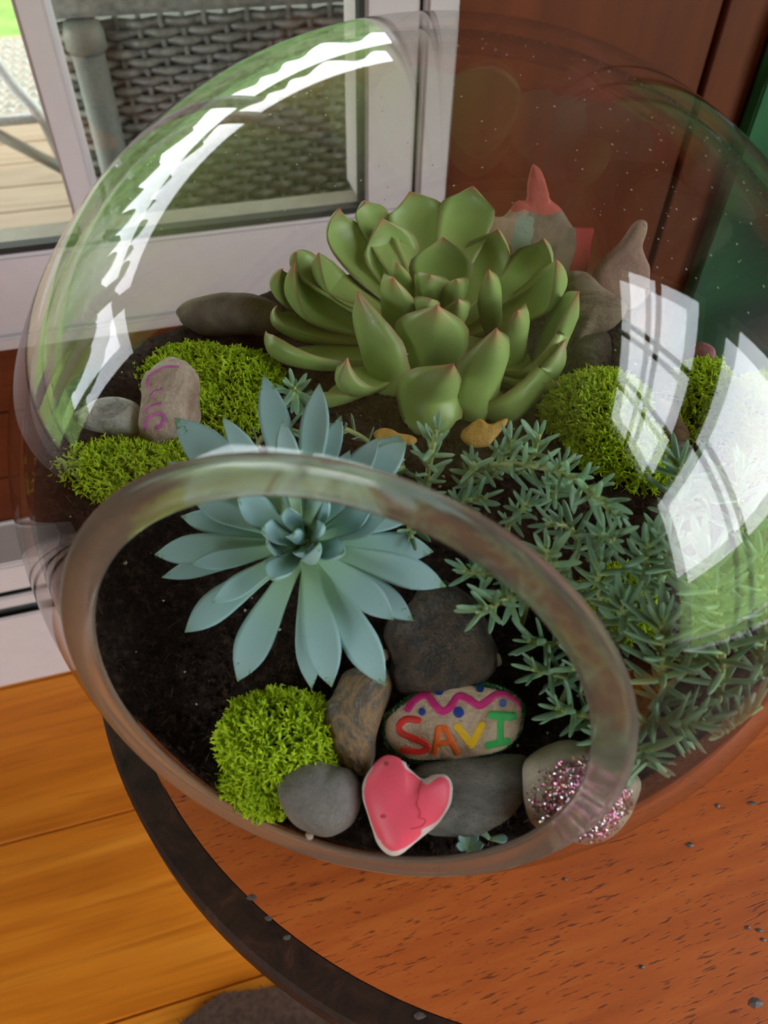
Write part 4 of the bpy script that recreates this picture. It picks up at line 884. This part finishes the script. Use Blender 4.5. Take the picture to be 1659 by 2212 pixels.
# ------------------------------------------------------------------ stones
def catmull(pts, n, closed=True):
    P = [Vector((*p, 0)) if len(p) == 2 else Vector(p) for p in pts]; m_ = len(P); out = []
    segs = m_ if closed else m_-1
    for i in range(n):
        t = i*segs/(n if closed else n-1); k = min(int(t), segs-1); t -= k
        g = (lambda j: P[j % m_]) if closed else (lambda j: P[max(0, min(m_-1, j))])
        a, b, c, d = g(k-1), g(k), g(k+1), g(k+2)
        out.append(0.5*((2*b) + (c-a)*t + (2*a-5*b+4*c-d)*t*t + (3*b-a-3*c+d)*t**3))
    return out
def frame_of(S):
    n = Vector(S['n']).normalized(); ex = (Vector((1, 0, 0)) - n*n.x).normalized(); ey = n.cross(ex)
    return Matrix((ex, ey, n)).transposed()
STONE_BVH = {}
def stone(key, name, label, m, cat='stone', rough=0.0006, rfreq=60, squ=0.62, dent=None, nseg=64, nring=9):
    if key in ('name', 'heart', 'purple', 'glitter'): nseg, nring = 120, 20
    S = STONES[key]; pl = S['poly']
    if sum(a[0]*c_[1]-c_[0]*a[1] for a, c_ in zip(pl, pl[1:]+pl[:1])) < 0: pl = pl[::-1]
    out = catmull(pl, nseg); c = sum(out, Vector())/nseg; v = []; f = []
    levels = [math.pi/2*(1 - i/nring) for i in range(1, nring+1)] + [-math.pi/2*i/nring for i in range(1, nring)]
    def put(p, z): v.append(Vector((p.x, p.y, z)))
    put(c, S['up'])
    for a in levels:
        s = max(0.02, math.cos(a))**squ; zz = (S['up'] if a > 0 else S['dn'])*(abs(math.sin(a))**1.1)*(1 if a > 0 else -1)
        for p in out: put(c + (p-c)*s, zz)
    put(c, -S['dn'])
    for i, p in enumerate(v):
        k = noise.fractal(Vector((p.x*rfreq, p.y*rfreq, p.z*rfreq+hash(key) % 7*0)) + Vector((len(key)*1.7, 3, 1)), 1.0, 2.0, 4)
        d = Vector((p.x-c.x, p.y-c.y, p.z*1.5)); 
        if d.length > 1e-6: v[i] = p + d.normalized()*k*rough
        if dent:
            for (dx, dy, dr, dd) in dent:
                q = math.hypot(p.x-dx, p.y-dy)
                if p.z > 0 and q < dr: v[i].z -= dd*(1-(q/dr)**2)**2
    for k in range(nseg): f.append((0, 1+k, 1+(k+1) % nseg))
    L = len(levels)
    for j in range(L-1):
        for k in range(nseg): a = 1+j*nseg+k; b = 1+j*nseg+(k+1) % nseg; f.append((a, a+nseg, b+nseg, b))
    e = len(v)-1
    for k in range(nseg): f.append((e, 1+(L-1)*nseg+(k+1) % nseg, 1+(L-1)*nseg+k))
    me = pydata(name, v, f); o = link(name, me, m); tag(o, label, cat)
    o.matrix_world = Matrix.Translation(S['o']) @ frame_of(S).to_4x4()
    STONE_BVH[key] = BVHTree.FromPolygons(v, f); return o
def on_stone(key, p, lift):
    h = STONE_BVH[key].ray_cast(Vector((p[0], p[1], 0.06)), Vector((0, 0, -1)))
    return (h[0] + h[1]*lift) if h[0] is not None else Vector((p[0], p[1], 0.0))
def stroke(key, name, pts, hw, m, parent, lift=0.0004, taper=False, closed=False):
    n = max(10, len(pts)*7); P = catmull(pts, n, False) if len(pts) > 3 else [Vector((*pts[0], 0)).lerp(Vector((*pts[-1], 0)), 0) for _ in ()]
    if not P:
        P = []
        for (a, b) in zip(pts, pts[1:]): P += [Vector((*a, 0)).lerp(Vector((*b, 0)), i/8) for i in range(8)]
        P.append(Vector((*pts[-1], 0)))
    v = []; f = []; K = 7
    T = []
    for i in range(len(P)): T.append((P[min(i+1, len(P)-1)] - P[max(0, i-1)]).normalized())
    # rounded ends
    rows = [(P[0] - T[0]*hw*0.75, T[0], 0.45), (P[0] - T[0]*hw*0.4, T[0], 0.85)] + [(p, t, 1.0) for p, t in zip(P, T)] + [(P[-1] + T[-1]*hw*0.4, T[-1], 0.85), (P[-1] + T[-1]*hw*0.75, T[-1], 0.45)]
    for i, (p, t, w) in enumerate(rows):
        if taper: w *= 1 - 0.65*max(0, i/len(rows)-0.7)/0.3
        s = Vector((-t.y, t.x, 0)); w *= 1 + 0.10*noise.noise(p*900)
        for k in range(K):
            x = -1+2*k/(K-1); q = p + s*(hw*w*x); v.append(on_stone(key, q, lift*(1.0 if abs(x) < 0.9 else -0.3)))
    for i in range(len(rows)-1):
        for k in range(K-1): a = i*K+k; f.append((a, a+1, a+K+1, a+K))
    return v, f
def add_stroke(key, name, plist, m, parent, label=None, taper=False):
    V = []; F = []
    for pts, hw in plist:
        v, f = stroke(key, name, pts, hw, m, parent, taper=taper); i0 = len(V); V += v; F += [tuple(a+i0 for a in q) for q in f]
    o = link(name, pydata(name, V, F), m, parent)
    if label: o['label'] = label
    return o
rock = stone('name', 'painted_stone', 'tan oval stone painted with rainbow letters, a wavy line and blue dots', M['s_name'], rough=0.0008, rfreq=140)
cm = dict(red='red', orange='orange', yellow='yellow', green='lgreen', magenta='magenta')
i = 0
while i < len(NAME_STROKES):
    l, c, p, w = NAME_STROKES[i]; grp = [(p, w)]; j = i+1
    if c == 'yellow': grp = [(p[:2], w), (p[1:], w)]
    if c == 'orange': grp = [([p[0], p[1]], w), ([p[2], p[3]], w), ([p[1], p[2]], w)]
    while j < len(NAME_STROKES) and NAME_STROKES[j][0] == '': grp.append((NAME_STROKES[j][2], NAME_STROKES[j][3])); j += 1
    add_stroke('name', 'wavy_line' if c == 'magenta' else 'letter', grp, M[cm[c]], rock, l, taper=(c == 'magenta')); i = j
for (c, r_) in NAME_DOTS:
    v = [on_stone('name', c, 0.0005)]; f = []
    for q in range(16): a = 2*math.pi*q/16; v.append(on_stone('name', (c[0]+math.cos(a)*r_, c[1]+math.sin(a)*r_), 0.0003))
    f = [(0, 1+q, 1+(q+1) % 16) for q in range(16)]
    link('dot', pydata('dot', v, f), M['cobalt'], rock)['label'] = 'cobalt blue painted dot'
# green glitter band round the stone's edge
out = catmull(STONES['name']['poly'], 260); cc = sum(out, Vector())/260; v = []; f = []
def flake(v, f, p, n, s):
    e1 = n.orthogonal().normalized(); e1 = Matrix.Rotation(random.uniform(0, 6.3), 3, n) @ e1; e2 = n.cross(e1); i0 = len(v)
    v += [p-e1*s-e2*s, p+e1*s-e2*s, p+e1*s+e2*s, p-e1*s+e2*s]; f.append((i0, i0+1, i0+2, i0+3))
for i in range(1500):
    a = random.randrange(260); pz = out[a]
    if pz.x > cc.x+0.012 and pz.y < cc.y+0.004 and random.random() < 0.6: continue
    t = random.uniform(0.93, 0.995); q = cc + (pz-cc)*t; p = on_stone('name', q, 0.0003)
    flake(v, f, p, (Vector((pz.x-cc.x, pz.y-cc.y, 0.01)).normalized() + Vector((random.gauss(0, .4), random.gauss(0, .4), random.gauss(0, .4)))).normalized(), random.uniform(0.0002, 0.0004))
o = link('glitter_edge', pydata('glitter_edge', v, f), M['g_green'], rock, smooth=False); o['kind'] = 'stuff'; o['label'] = 'dark green glitter along the edge'
heart = stone('heart', 'heart_stone', 'heart-shaped stone with a bright pink painted face and white edge', M['s_white'], rough=0.0005, rfreq=80, dent=[(-0.008, -0.008, 0.0028, 0.0013), (-0.006, 0.018, 0.002, 0.0008)])
out = catmull(PINK_FACE, 72); cc = sum(out, Vector())/72; v = [on_stone('heart', cc, 0.0004)]; f = []
for j in range(1, 13):
    for p in out: v.append(on_stone('heart', cc + (p-cc)*(j/12), 0.0004 if j < 12 else -0.0001))
for k in range(72): f.append((0, 1+k, 1+(k+1) % 72))
for j in range(11):
    for k in range(72): a = 1+j*72+k; b = 1+j*72+(k+1) % 72; f.append((a, a+72, b+72, b))
link('painted_face', pydata('painted_face', v, f), M['pink'], heart)['label'] = 'bright pink painted face'
M['pinkdark'] = plain('dark_pink_crack', (0.52, 0.045, 0.075), 0.6, 0.3)  # shade inside the crack and pits is put into this darker pink
v, f = stroke('heart', 'crack', CRACK, 0.00013, None, None, lift=0.0006); link('crack', pydata('crack', v, f), M['pinkdark'], heart)['label'] = 'thin crack in the pink paint'
for c in PITS:
    v = [on_stone('heart', c, 0.0004)] + [on_stone('heart', (c[0]+math.cos(a*0.5236)*0.0008, c[1]+math.sin(a*0.5236)*0.0006), 0.0006) for a in range(12)]
    link('pit', pydata('pit', v, [(0, 1+q, 1+(q+1) % 12) for q in range(12)]), M['pinkdark'], heart)
stone('grey', 'grey_pebble', 'smooth rounded grey pebble between lime moss and pink heart stone', M['s_grey'], rough=0.0008, rfreq=35)
stone('flat', 'flat_grey_stone', 'flat slate-grey stone lying under the painted oval stone', M['s_flat'], rough=0.0009, rfreq=45)
gl = stone('glitter', 'glitter_stone', 'round taupe stone with a patch of pink and silver glitter', M['s_glit'], rough=0.0009, rfreq=40)
gp = [Vector((*p, 0)) for p in GLITTER]; gc = sum(gp, Vector())/len(gp); outg = catmull(GLITTER, 120)
for nm, m_, cnt in (('silver_glitter', 'g_silver', 1500), ('pink_glitter', 'g_pink', 1300), ('gold_glitter', 'g_gold', 350)):
    v = []; f = []
    for i in range(cnt):
        q = gc + (outg[random.randrange(120)]-gc)*math.sqrt(random.random())*random.uniform(0.8, 1.12); p = on_stone('glitter', q, 0.0003)
        flake(v, f, p, Vector((random.gauss(0, .45), random.gauss(0, .45), 1)).normalized(), random.uniform(0.00018, 0.00040))
    o = link(nm, pydata(nm, v, f), M[m_], gl, smooth=False); o['kind'] = 'stuff'
stone('mottled', 'mottled_stone', 'upright mottled brown and blue-grey stone beside the front lime moss', M['s_mot'], rough=0.0016, rfreq=70)
stone('rough', 'dark_rock', 'big wet dark rock behind the painted oval stone', M['s_rough'], rough=0.0022, rfreq=75)
stone('speckled', 'granite_pebble', 'speckled white and grey granite pebble against the glass', M['s_speck'], rough=0.0009, rfreq=40)
pu = stone('purple', 'marked_stone', 'pinkish tan stone with purple marker strokes, on moss', M['s_purple'], rough=0.0022, rfreq=70)
for pts, hw in PURPLE_STROKES: add_stroke('purple', 'marker_stroke', [(pts, hw)], M['purple'], pu)
stone('back', 'brown_stone', 'flat brown-grey stone behind the lime moss, beside the green rosette', M['s_back'], rough=0.0013, rfreq=45)
stone('tan', 'tan_stone', 'cracked tan stone behind the green rosette', M['s_tan'], rough=0.0016, rfreq=60)
stone('dark', 'small_dark_stone', 'small dark grey stone under the cracked tan stone', M['s_rough'], rough=0.0012, rfreq=70)
stone('brown', 'streaked_stone', 'brown streaked stone next to the lime moss dome', M['s_brown'], rough=0.0010, rfreq=60)
stone('chip', 'stone_chip', 'little orange-brown stone chip above the streaked stone', M['s_brown'], rough=0.0005, nseg=28, nring=5)
stone('mauve', 'mauve_stone', 'small mauve stone near the rear glass', M['s_mauve'], rough=0.0010, rfreq=80, nseg=40, nring=6)
stone('slate', 'slate_stone', 'dark slate stone half hidden by stonecrop', M['s_flat'], rough=0.0010, rfreq=60, nseg=40, nring=6)
stone('coral', 'coral_ornament', 'coral and beige flat ornament with pointed lobes behind the green rosette', M['coral'], 'ornament', rough=0.0004, squ=0.25, nseg=110)
stone('beige', 'beige_ornament', 'pinkish beige pointed ornament leaning on the rear glass', M['beige'], 'ornament', rough=0.0005, squ=0.3, nseg=80)
stone('leafbit', 'withered_leaf', 'withered yellow-orange leaf under the green rosette', M['dead'], 'leaf', rough=0.0012, rfreq=120, squ=0.4, nseg=40, nring=5)
stone('leafbit2', 'yellow_leaf', 'small yellow-green fallen leaf behind the blue rosette', M['dead'], 'leaf', rough=0.0010, rfreq=120, squ=0.4, nseg=36, nring=5)
for (p, s), lb in zip(GRAVEL, ('tiny beige grit stone resting beside the smooth grey pebble', 'small brown grit stone beside the big wet dark rock', 'small pale grit stone between mottled stone and big wet rock')):
    bm = bmesh.new(); bmesh.ops.create_icosphere(bm, subdivisions=2, radius=s*0.6)
    for q in bm.verts: q.co += q.co.normalized()*noise.noise(q.co*600)*s*0.25
    me = bpy.data.meshes.new('grit'); bm.to_mesh(me); bm.free(); tag(link('grit', me, M['s_purple'], None, p), lb, 'grit')

# ------------------------------------------------------------------ green rosette
PG = [(0, .40), (.18, .60), (.38, .90), (.53, 1.0), (.66, .95), (.78, .72), (.87, .44), (.935, .21), (.97, .09), (1, .01)]
ga = Vector(GREEN_AXIS)
gre = thing('green_rosette', 'large green rosette succulent with red leaf tips', 'succulent', GREEN_AXIS)
glist = []
for row in GREEN_LEAVES:
    T, B, Ct, hw = Vector(row[0:3]), Vector(row[3:6]), Vector(row[6:9]), row[9]
    def inner(p): return (Vector((ga.x, ga.y, p.z+0.02)) - p)
    me = leaf_mesh('leaf', B, Ct, T, inner, hw, PG, 0.38, min(0.0062, hw*0.62), 24, 8, ga, low=Vector(row[10:13]) if len(row) > 10 else None)
    glist.append(link('leaf', me, M['green'], gre))
link('stem', tube_mesh('stem', [(0, 0, -0.004), (0, 0, 0.01), (0, 0, 0.028)], [0.012, 0.010, 0.006], 12), M['stem'], gre)
# beads of water on the leaves that face the opening
v = []; f = []
for li in (21, 23, 26, 20, 25):
    me = glist[li].data
    for q in range(9):
        vi = random.randrange(60, len(me.vertices)-60); p = me.vertices[vi].co; n = me.vertices[vi].normal
        if n.y > 0.1: continue
        bm = bmesh.new(); bmesh.ops.create_icosphere(bm, subdivisions=2, radius=random.uniform(0.0006, 0.0013)); i0 = len(v); c = p + n*0.0003
        v += [c + w.co*1.0 - n*(w.co.dot(n))*0.35 for w in bm.verts]; f += [tuple(w.index+i0 for w in ff.verts) for ff in bm.faces]; bm.free()
wd = link('water_beads', pydata('water_beads', v, f), M['glass'], gre); wd['kind'] = 'stuff'

# ------------------------------------------------------------------ blue rosette
PB = [(0, .42), (.15, .47), (.35, .66), (.52, .88), (.66, 1.0), (.76, .96), (.85, .74), (.92, .44), (.965, .20), (.985, .09), (1, .02)]
bn = Vector(BLUE_NORMAL); bc = Vector(BLUE_CORE)
blu = thing('blue_rosette', 'pale blue-green rosette succulent with long flat leaves', 'succulent', BLUE_CORE)
for row in BLUE_LEAVES:
    T, B, Ct, hw = Vector(row[0:3]), Vector(row[3:6]), Vector(row[6:9]), row[9]
    short = len(row) > 10
    me = leaf_mesh('leaf', B, Ct, T, (lambda p: (bc + bn*(0.012 + (p-bc).dot(bn)) - p)) if short else (lambda p: bn), hw, PB, 0.22 if not short else 0.5, min(0.0034, hw*0.5), 20, 8, bc)
    link('leaf', me, M['blue'], blu)
link('stem', tube_mesh('stem', [-bn*0.03, -bn*0.016, -bn*0.006, bn*0.001], [0.005, 0.006, 0.0055, 0.0035], 12), M['stem'], blu)

# ------------------------------------------------------------------ stonecrop plants
PN = [(0, .75), (.25, 1.0), (.6, .95), (.85, .72), (.96, .42), (1, .12)]
needles = []
for bend in (0.02, 0.10, 0.18, -0.06):
    me = leaf_mesh('needle', (0, 0, 0), (0.5, 0, bend*0.2), (1, 0, bend), (0, 0, 1), 0.115, PN, 0.0, 0.11, 8, 4)
    me.materials.append(M['needle']); me.shade_smooth(); needles.append(me)
PLANTS = [('stonecrop behind the blue rosette, with a small star-shaped head', (0,)), ('trailing blue-green stonecrop under the green rosette', (1,)),
          ('stonecrop with sprigs reaching past the opening toward the painted stone', (2,)), ('tall bushy stonecrop pressed against the glass by the lime moss', (3,))]
roots = []
for i, (lb, _) in enumerate(PLANTS):
    b = Vector(next(s for s in SPRIGS if s[0] == i)[1][0])
    roots.append(thing('stonecrop', lb, 'succulent', b, 'stonecrop plants in the globe'))
GA = math.pi*(3-math.sqrt(5))
def inside(p):
    q = p - BC; return q.length < 0.1485 
for (pl, path, cnt, L, spread) in SPRIGS:
    root = roots[pl]; o0 = root.location; P = [Vector(p) for p in path]
    # run the stem down into the soil
    b0 = P[0]; zs = BC.z + soil_h(b0.x-BC.x, b0.y-BC.y); P = [Vector((b0.x, b0.y, min(b0.z, zs-0.003)))] + P
    pts = catmull([tuple(p) for p in P], 22, False)
    link('stem', tube_mesh('stem', [p-o0 for p in pts], [0.0013*(1-0.4*i/21) for i in range(22)], 6), M['stem'], root)
    for i in range(cnt):
        u_ = 0.18 + 0.82*(i+0.5)/cnt; u_ = u_**0.9; x = u_*21; k = min(int(x), 20); p = pts[k].lerp(pts[k+1], x-k)
        t = (pts[min(k+2, 21)] - pts[max(k-1, 0)]).normalized(); a = GA*i + pl
        e1 = t.orthogonal().normalized(); e2 = t.cross(e1); rad = e1*math.cos(a) + e2*math.sin(a)
        tip = max(0.0, (u_-0.80)/0.20); ang = spread*(1.15 - 0.75*tip) + random.uniform(-0.14, 0.14)
        d = (t*math.cos(ang) + rad*math.sin(ang) + Vector((0, 0, 0.16))).normalized()
        ln = L*random.uniform(0.75, 1.12)*(1 - 0.45*tip**2)*(0.85+0.15*(u_ > 0.35))
        for _ in range(5):
            if inside(p + d*ln): break
            n_ = (p + d*ln - BC).normalized(); d = (d - n_*max(0.0, d.dot(n_))*0.7).normalized(); ln *= 0.93
        if not inside(p + d*ln): continue
        zt = BC.z + soil_h(p.x + d.x*ln - BC.x, p.y + d.y*ln - BC.y)
        if p.z + d.z*ln < zt + 0.001: d.z = (zt + 0.003 - p.z)/ln; d.normalize()
        side = d.cross(t); side = side.normalized() if side.length > 1e-4 else d.orthogonal().normalized(); nrm_ = side.cross(d).normalized()
        if nrm_.dot(t) < 0: nrm_ = -nrm_; side = -side
        o = bpy.data.objects.new('leaf', needles[random.randrange(4)]); COL.objects.link(o); o.parent = root
        wsc = ln*random.uniform(0.85, 1.15) if ln < 0.011 else 0.011*random.uniform(0.9, 1.15) + 0.12*(ln-0.011)
        mt = Matrix((d*ln, side*wsc, nrm_*wsc)).transposed().to_4x4(); mt.translation = p - o0 + rad*0.0004; o.matrix_basis = mt
# tiny offset sprouting at the front
for p, lb, nn in zip(SPROUT, ('tiny blue-green sprout in the soil below the flat grey stone', 'single fallen blue-green leaf on the soil beside the tiny sprout'), (7, 2)):
    s = thing('sprout', lb, 'succulent', p)
    for i in range(nn):
        a = 2.4*i; d = Vector((math.cos(a), math.sin(a), 0.9 if nn > 2 else 0.1)).normalized()*0.006
        me = leaf_mesh('leaf', (0, 0, 0), d*0.5 + Vector((d.x, d.y, 0))*0.25, d, (0, 0, 1), 0.0016, PG, 0.2, 0.0012, 8, 4); link('leaf', me, M['blue'], s)

# ------------------------------------------------------------------ moss
def moss_strands(domes, origin, count):
    """branching antler-like threads over a set of domes, as one triangle soup"""
    P0 = []; D0 = []; NN = []
    wts = np.array([a*b for _, a, b, h in domes]); wts = wts/wts.sum()
    pick = RNG.choice(len(domes), size=count*3, p=wts)
    for di in pick:
        c, rx, ry, h = domes[di]; th = RNG.uniform(0, 2*np.pi); cz = RNG.uniform(-0.12, 1.0); sr = np.sqrt(max(0, 1-cz*cz))
        dv = np.array([np.cos(th)*sr, np.sin(th)*sr, cz]); p = np.array(c) + dv*np.array([rx, ry, h]); bad = False
        for dj, (c2, rx2, ry2, h2) in enumerate(domes):
            if dj != di and (((p-np.array(c2))/np.array([rx2, ry2, h2]))**2).sum() < 0.86: bad = True; break
        q = p - np.array(BC)
        if bad or np.linalg.norm(q) > 0.1478: continue
        n = dv/np.array([rx, ry, h]); n /= np.linalg.norm(n); P0.append(p - n*0.0024); NN.append(n)
        if len(P0) >= count: break
    P0 = np.array(P0); NN = np.array(NN); m_ = len(P0)
    def unit(a): return a/np.linalg.norm(a, axis=1, keepdims=True)
    D = unit(NN + RNG.normal(0, 0.55, (m_, 3)))
    V = []; F = []; base = 0
    def segment(A, B, ra, rb):
        nonlocal base
        d = unit(B-A+1e-9); e1 = unit(np.cross(d, np.array([0.3, 0.5, 0.81]))); e2 = np.cross(d, e1); k = len(A)
        ring = []
        for pnt, r in ((A, ra), (B, rb)):
            for q in range(3): t = 2*np.pi*q/3; ring.append(pnt + (e1*np.cos(t) + e2*np.sin(t))*r)
        vv = np.stack(ring, 1).reshape(-1, 3); ids = base + np.arange(k)[:, None]*6
        for q in range(3):
            q2 = (q+1) % 3; F.append(np.concatenate([ids+q, ids+q2, ids+3+q2, ids+3+q], 1))
        V.append(vv); base += 6*k
    L = RNG.uniform(0.0030, 0.0052, (m_, 1)); r0 = 0.00050
    A = P0; B = A + D*L; segment(A, B, r0*1.1, r0)
    for br in range(3):
        d2 = unit(D + RNG.normal(0, 0.75, (m_, 3)) + NN*0.15); l2 = RNG.uniform(0.0018, 0.0034, (m_, 1)); C2 = B + d2*l2; segment(B, C2, r0*0.95, r0*0.75)
        for b2 in range(2):
            d3 = unit(d2 + RNG.normal(0, 0.8, (m_, 3))); E2 = C2 + d3*RNG.uniform(0.0008, 0.0018, (m_, 1))
            qq = E2 - np.array(BC); far = np.linalg.norm(qq, axis=1, keepdims=True); E2 = np.array(BC) + qq*np.minimum(1, 0.1490/far)
            segment(C2, E2, r0*0.75, r0*0.35)
    V = np.concatenate(V) - np.array(origin); F = np.concatenate(F); me = bpy.data.meshes.new('strands')
    me.vertices.add(len(V)); me.vertices.foreach_set('co', V.ravel()); me.loops.add(F.size); me.loops.foreach_set('vertex_index', F.ravel().astype(np.int32))
    me.polygons.add(len(F)); me.polygons.foreach_set('loop_start', (np.arange(len(F))*4).astype(np.int32)); me.polygons.foreach_set('loop_total', np.full(len(F), 4, np.int32)); me.update(); me.validate()
    return me
ML = {'front': ('bright lime moss clump at the front beside the smooth grey pebble', 3600), 'left back': ('lime moss mound under the purple-marked stone', 4200), 'left front': ('lime moss strip in front of the speckled granite pebble', 2600),
      'right': ('rounded lime moss dome beside the trailing stonecrop', 3800), 'far right': ('narrow lime moss tuft below the small mauve stone', 1500), 'edge': ('lime moss mound at the glass, behind the tall stonecrop', 1500),
      'low': ('low sparse moss patch among stonecrop sprigs', 900), 'behind': ('tiny moss tuft in front of the coral ornament', 500)}
for key, domes in MOSS:
    lb, cnt = ML[key]; cnt = int(cnt*0.42); o0 = domes[0][0]; ms = thing('moss_clump', lb, 'moss', o0, 'lime moss clumps in the globe')
    bm = bmesh.new()
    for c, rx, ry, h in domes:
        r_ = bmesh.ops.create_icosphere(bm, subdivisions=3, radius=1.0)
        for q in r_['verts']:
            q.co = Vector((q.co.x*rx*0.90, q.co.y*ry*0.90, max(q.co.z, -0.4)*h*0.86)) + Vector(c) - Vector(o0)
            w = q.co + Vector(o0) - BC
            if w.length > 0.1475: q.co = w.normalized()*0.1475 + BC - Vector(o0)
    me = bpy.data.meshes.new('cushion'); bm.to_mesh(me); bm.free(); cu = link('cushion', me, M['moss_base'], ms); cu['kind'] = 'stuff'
    sd = link('strands', moss_strands(domes, o0, cnt), M['moss'], ms, smooth=False); sd['kind'] = 'stuff'
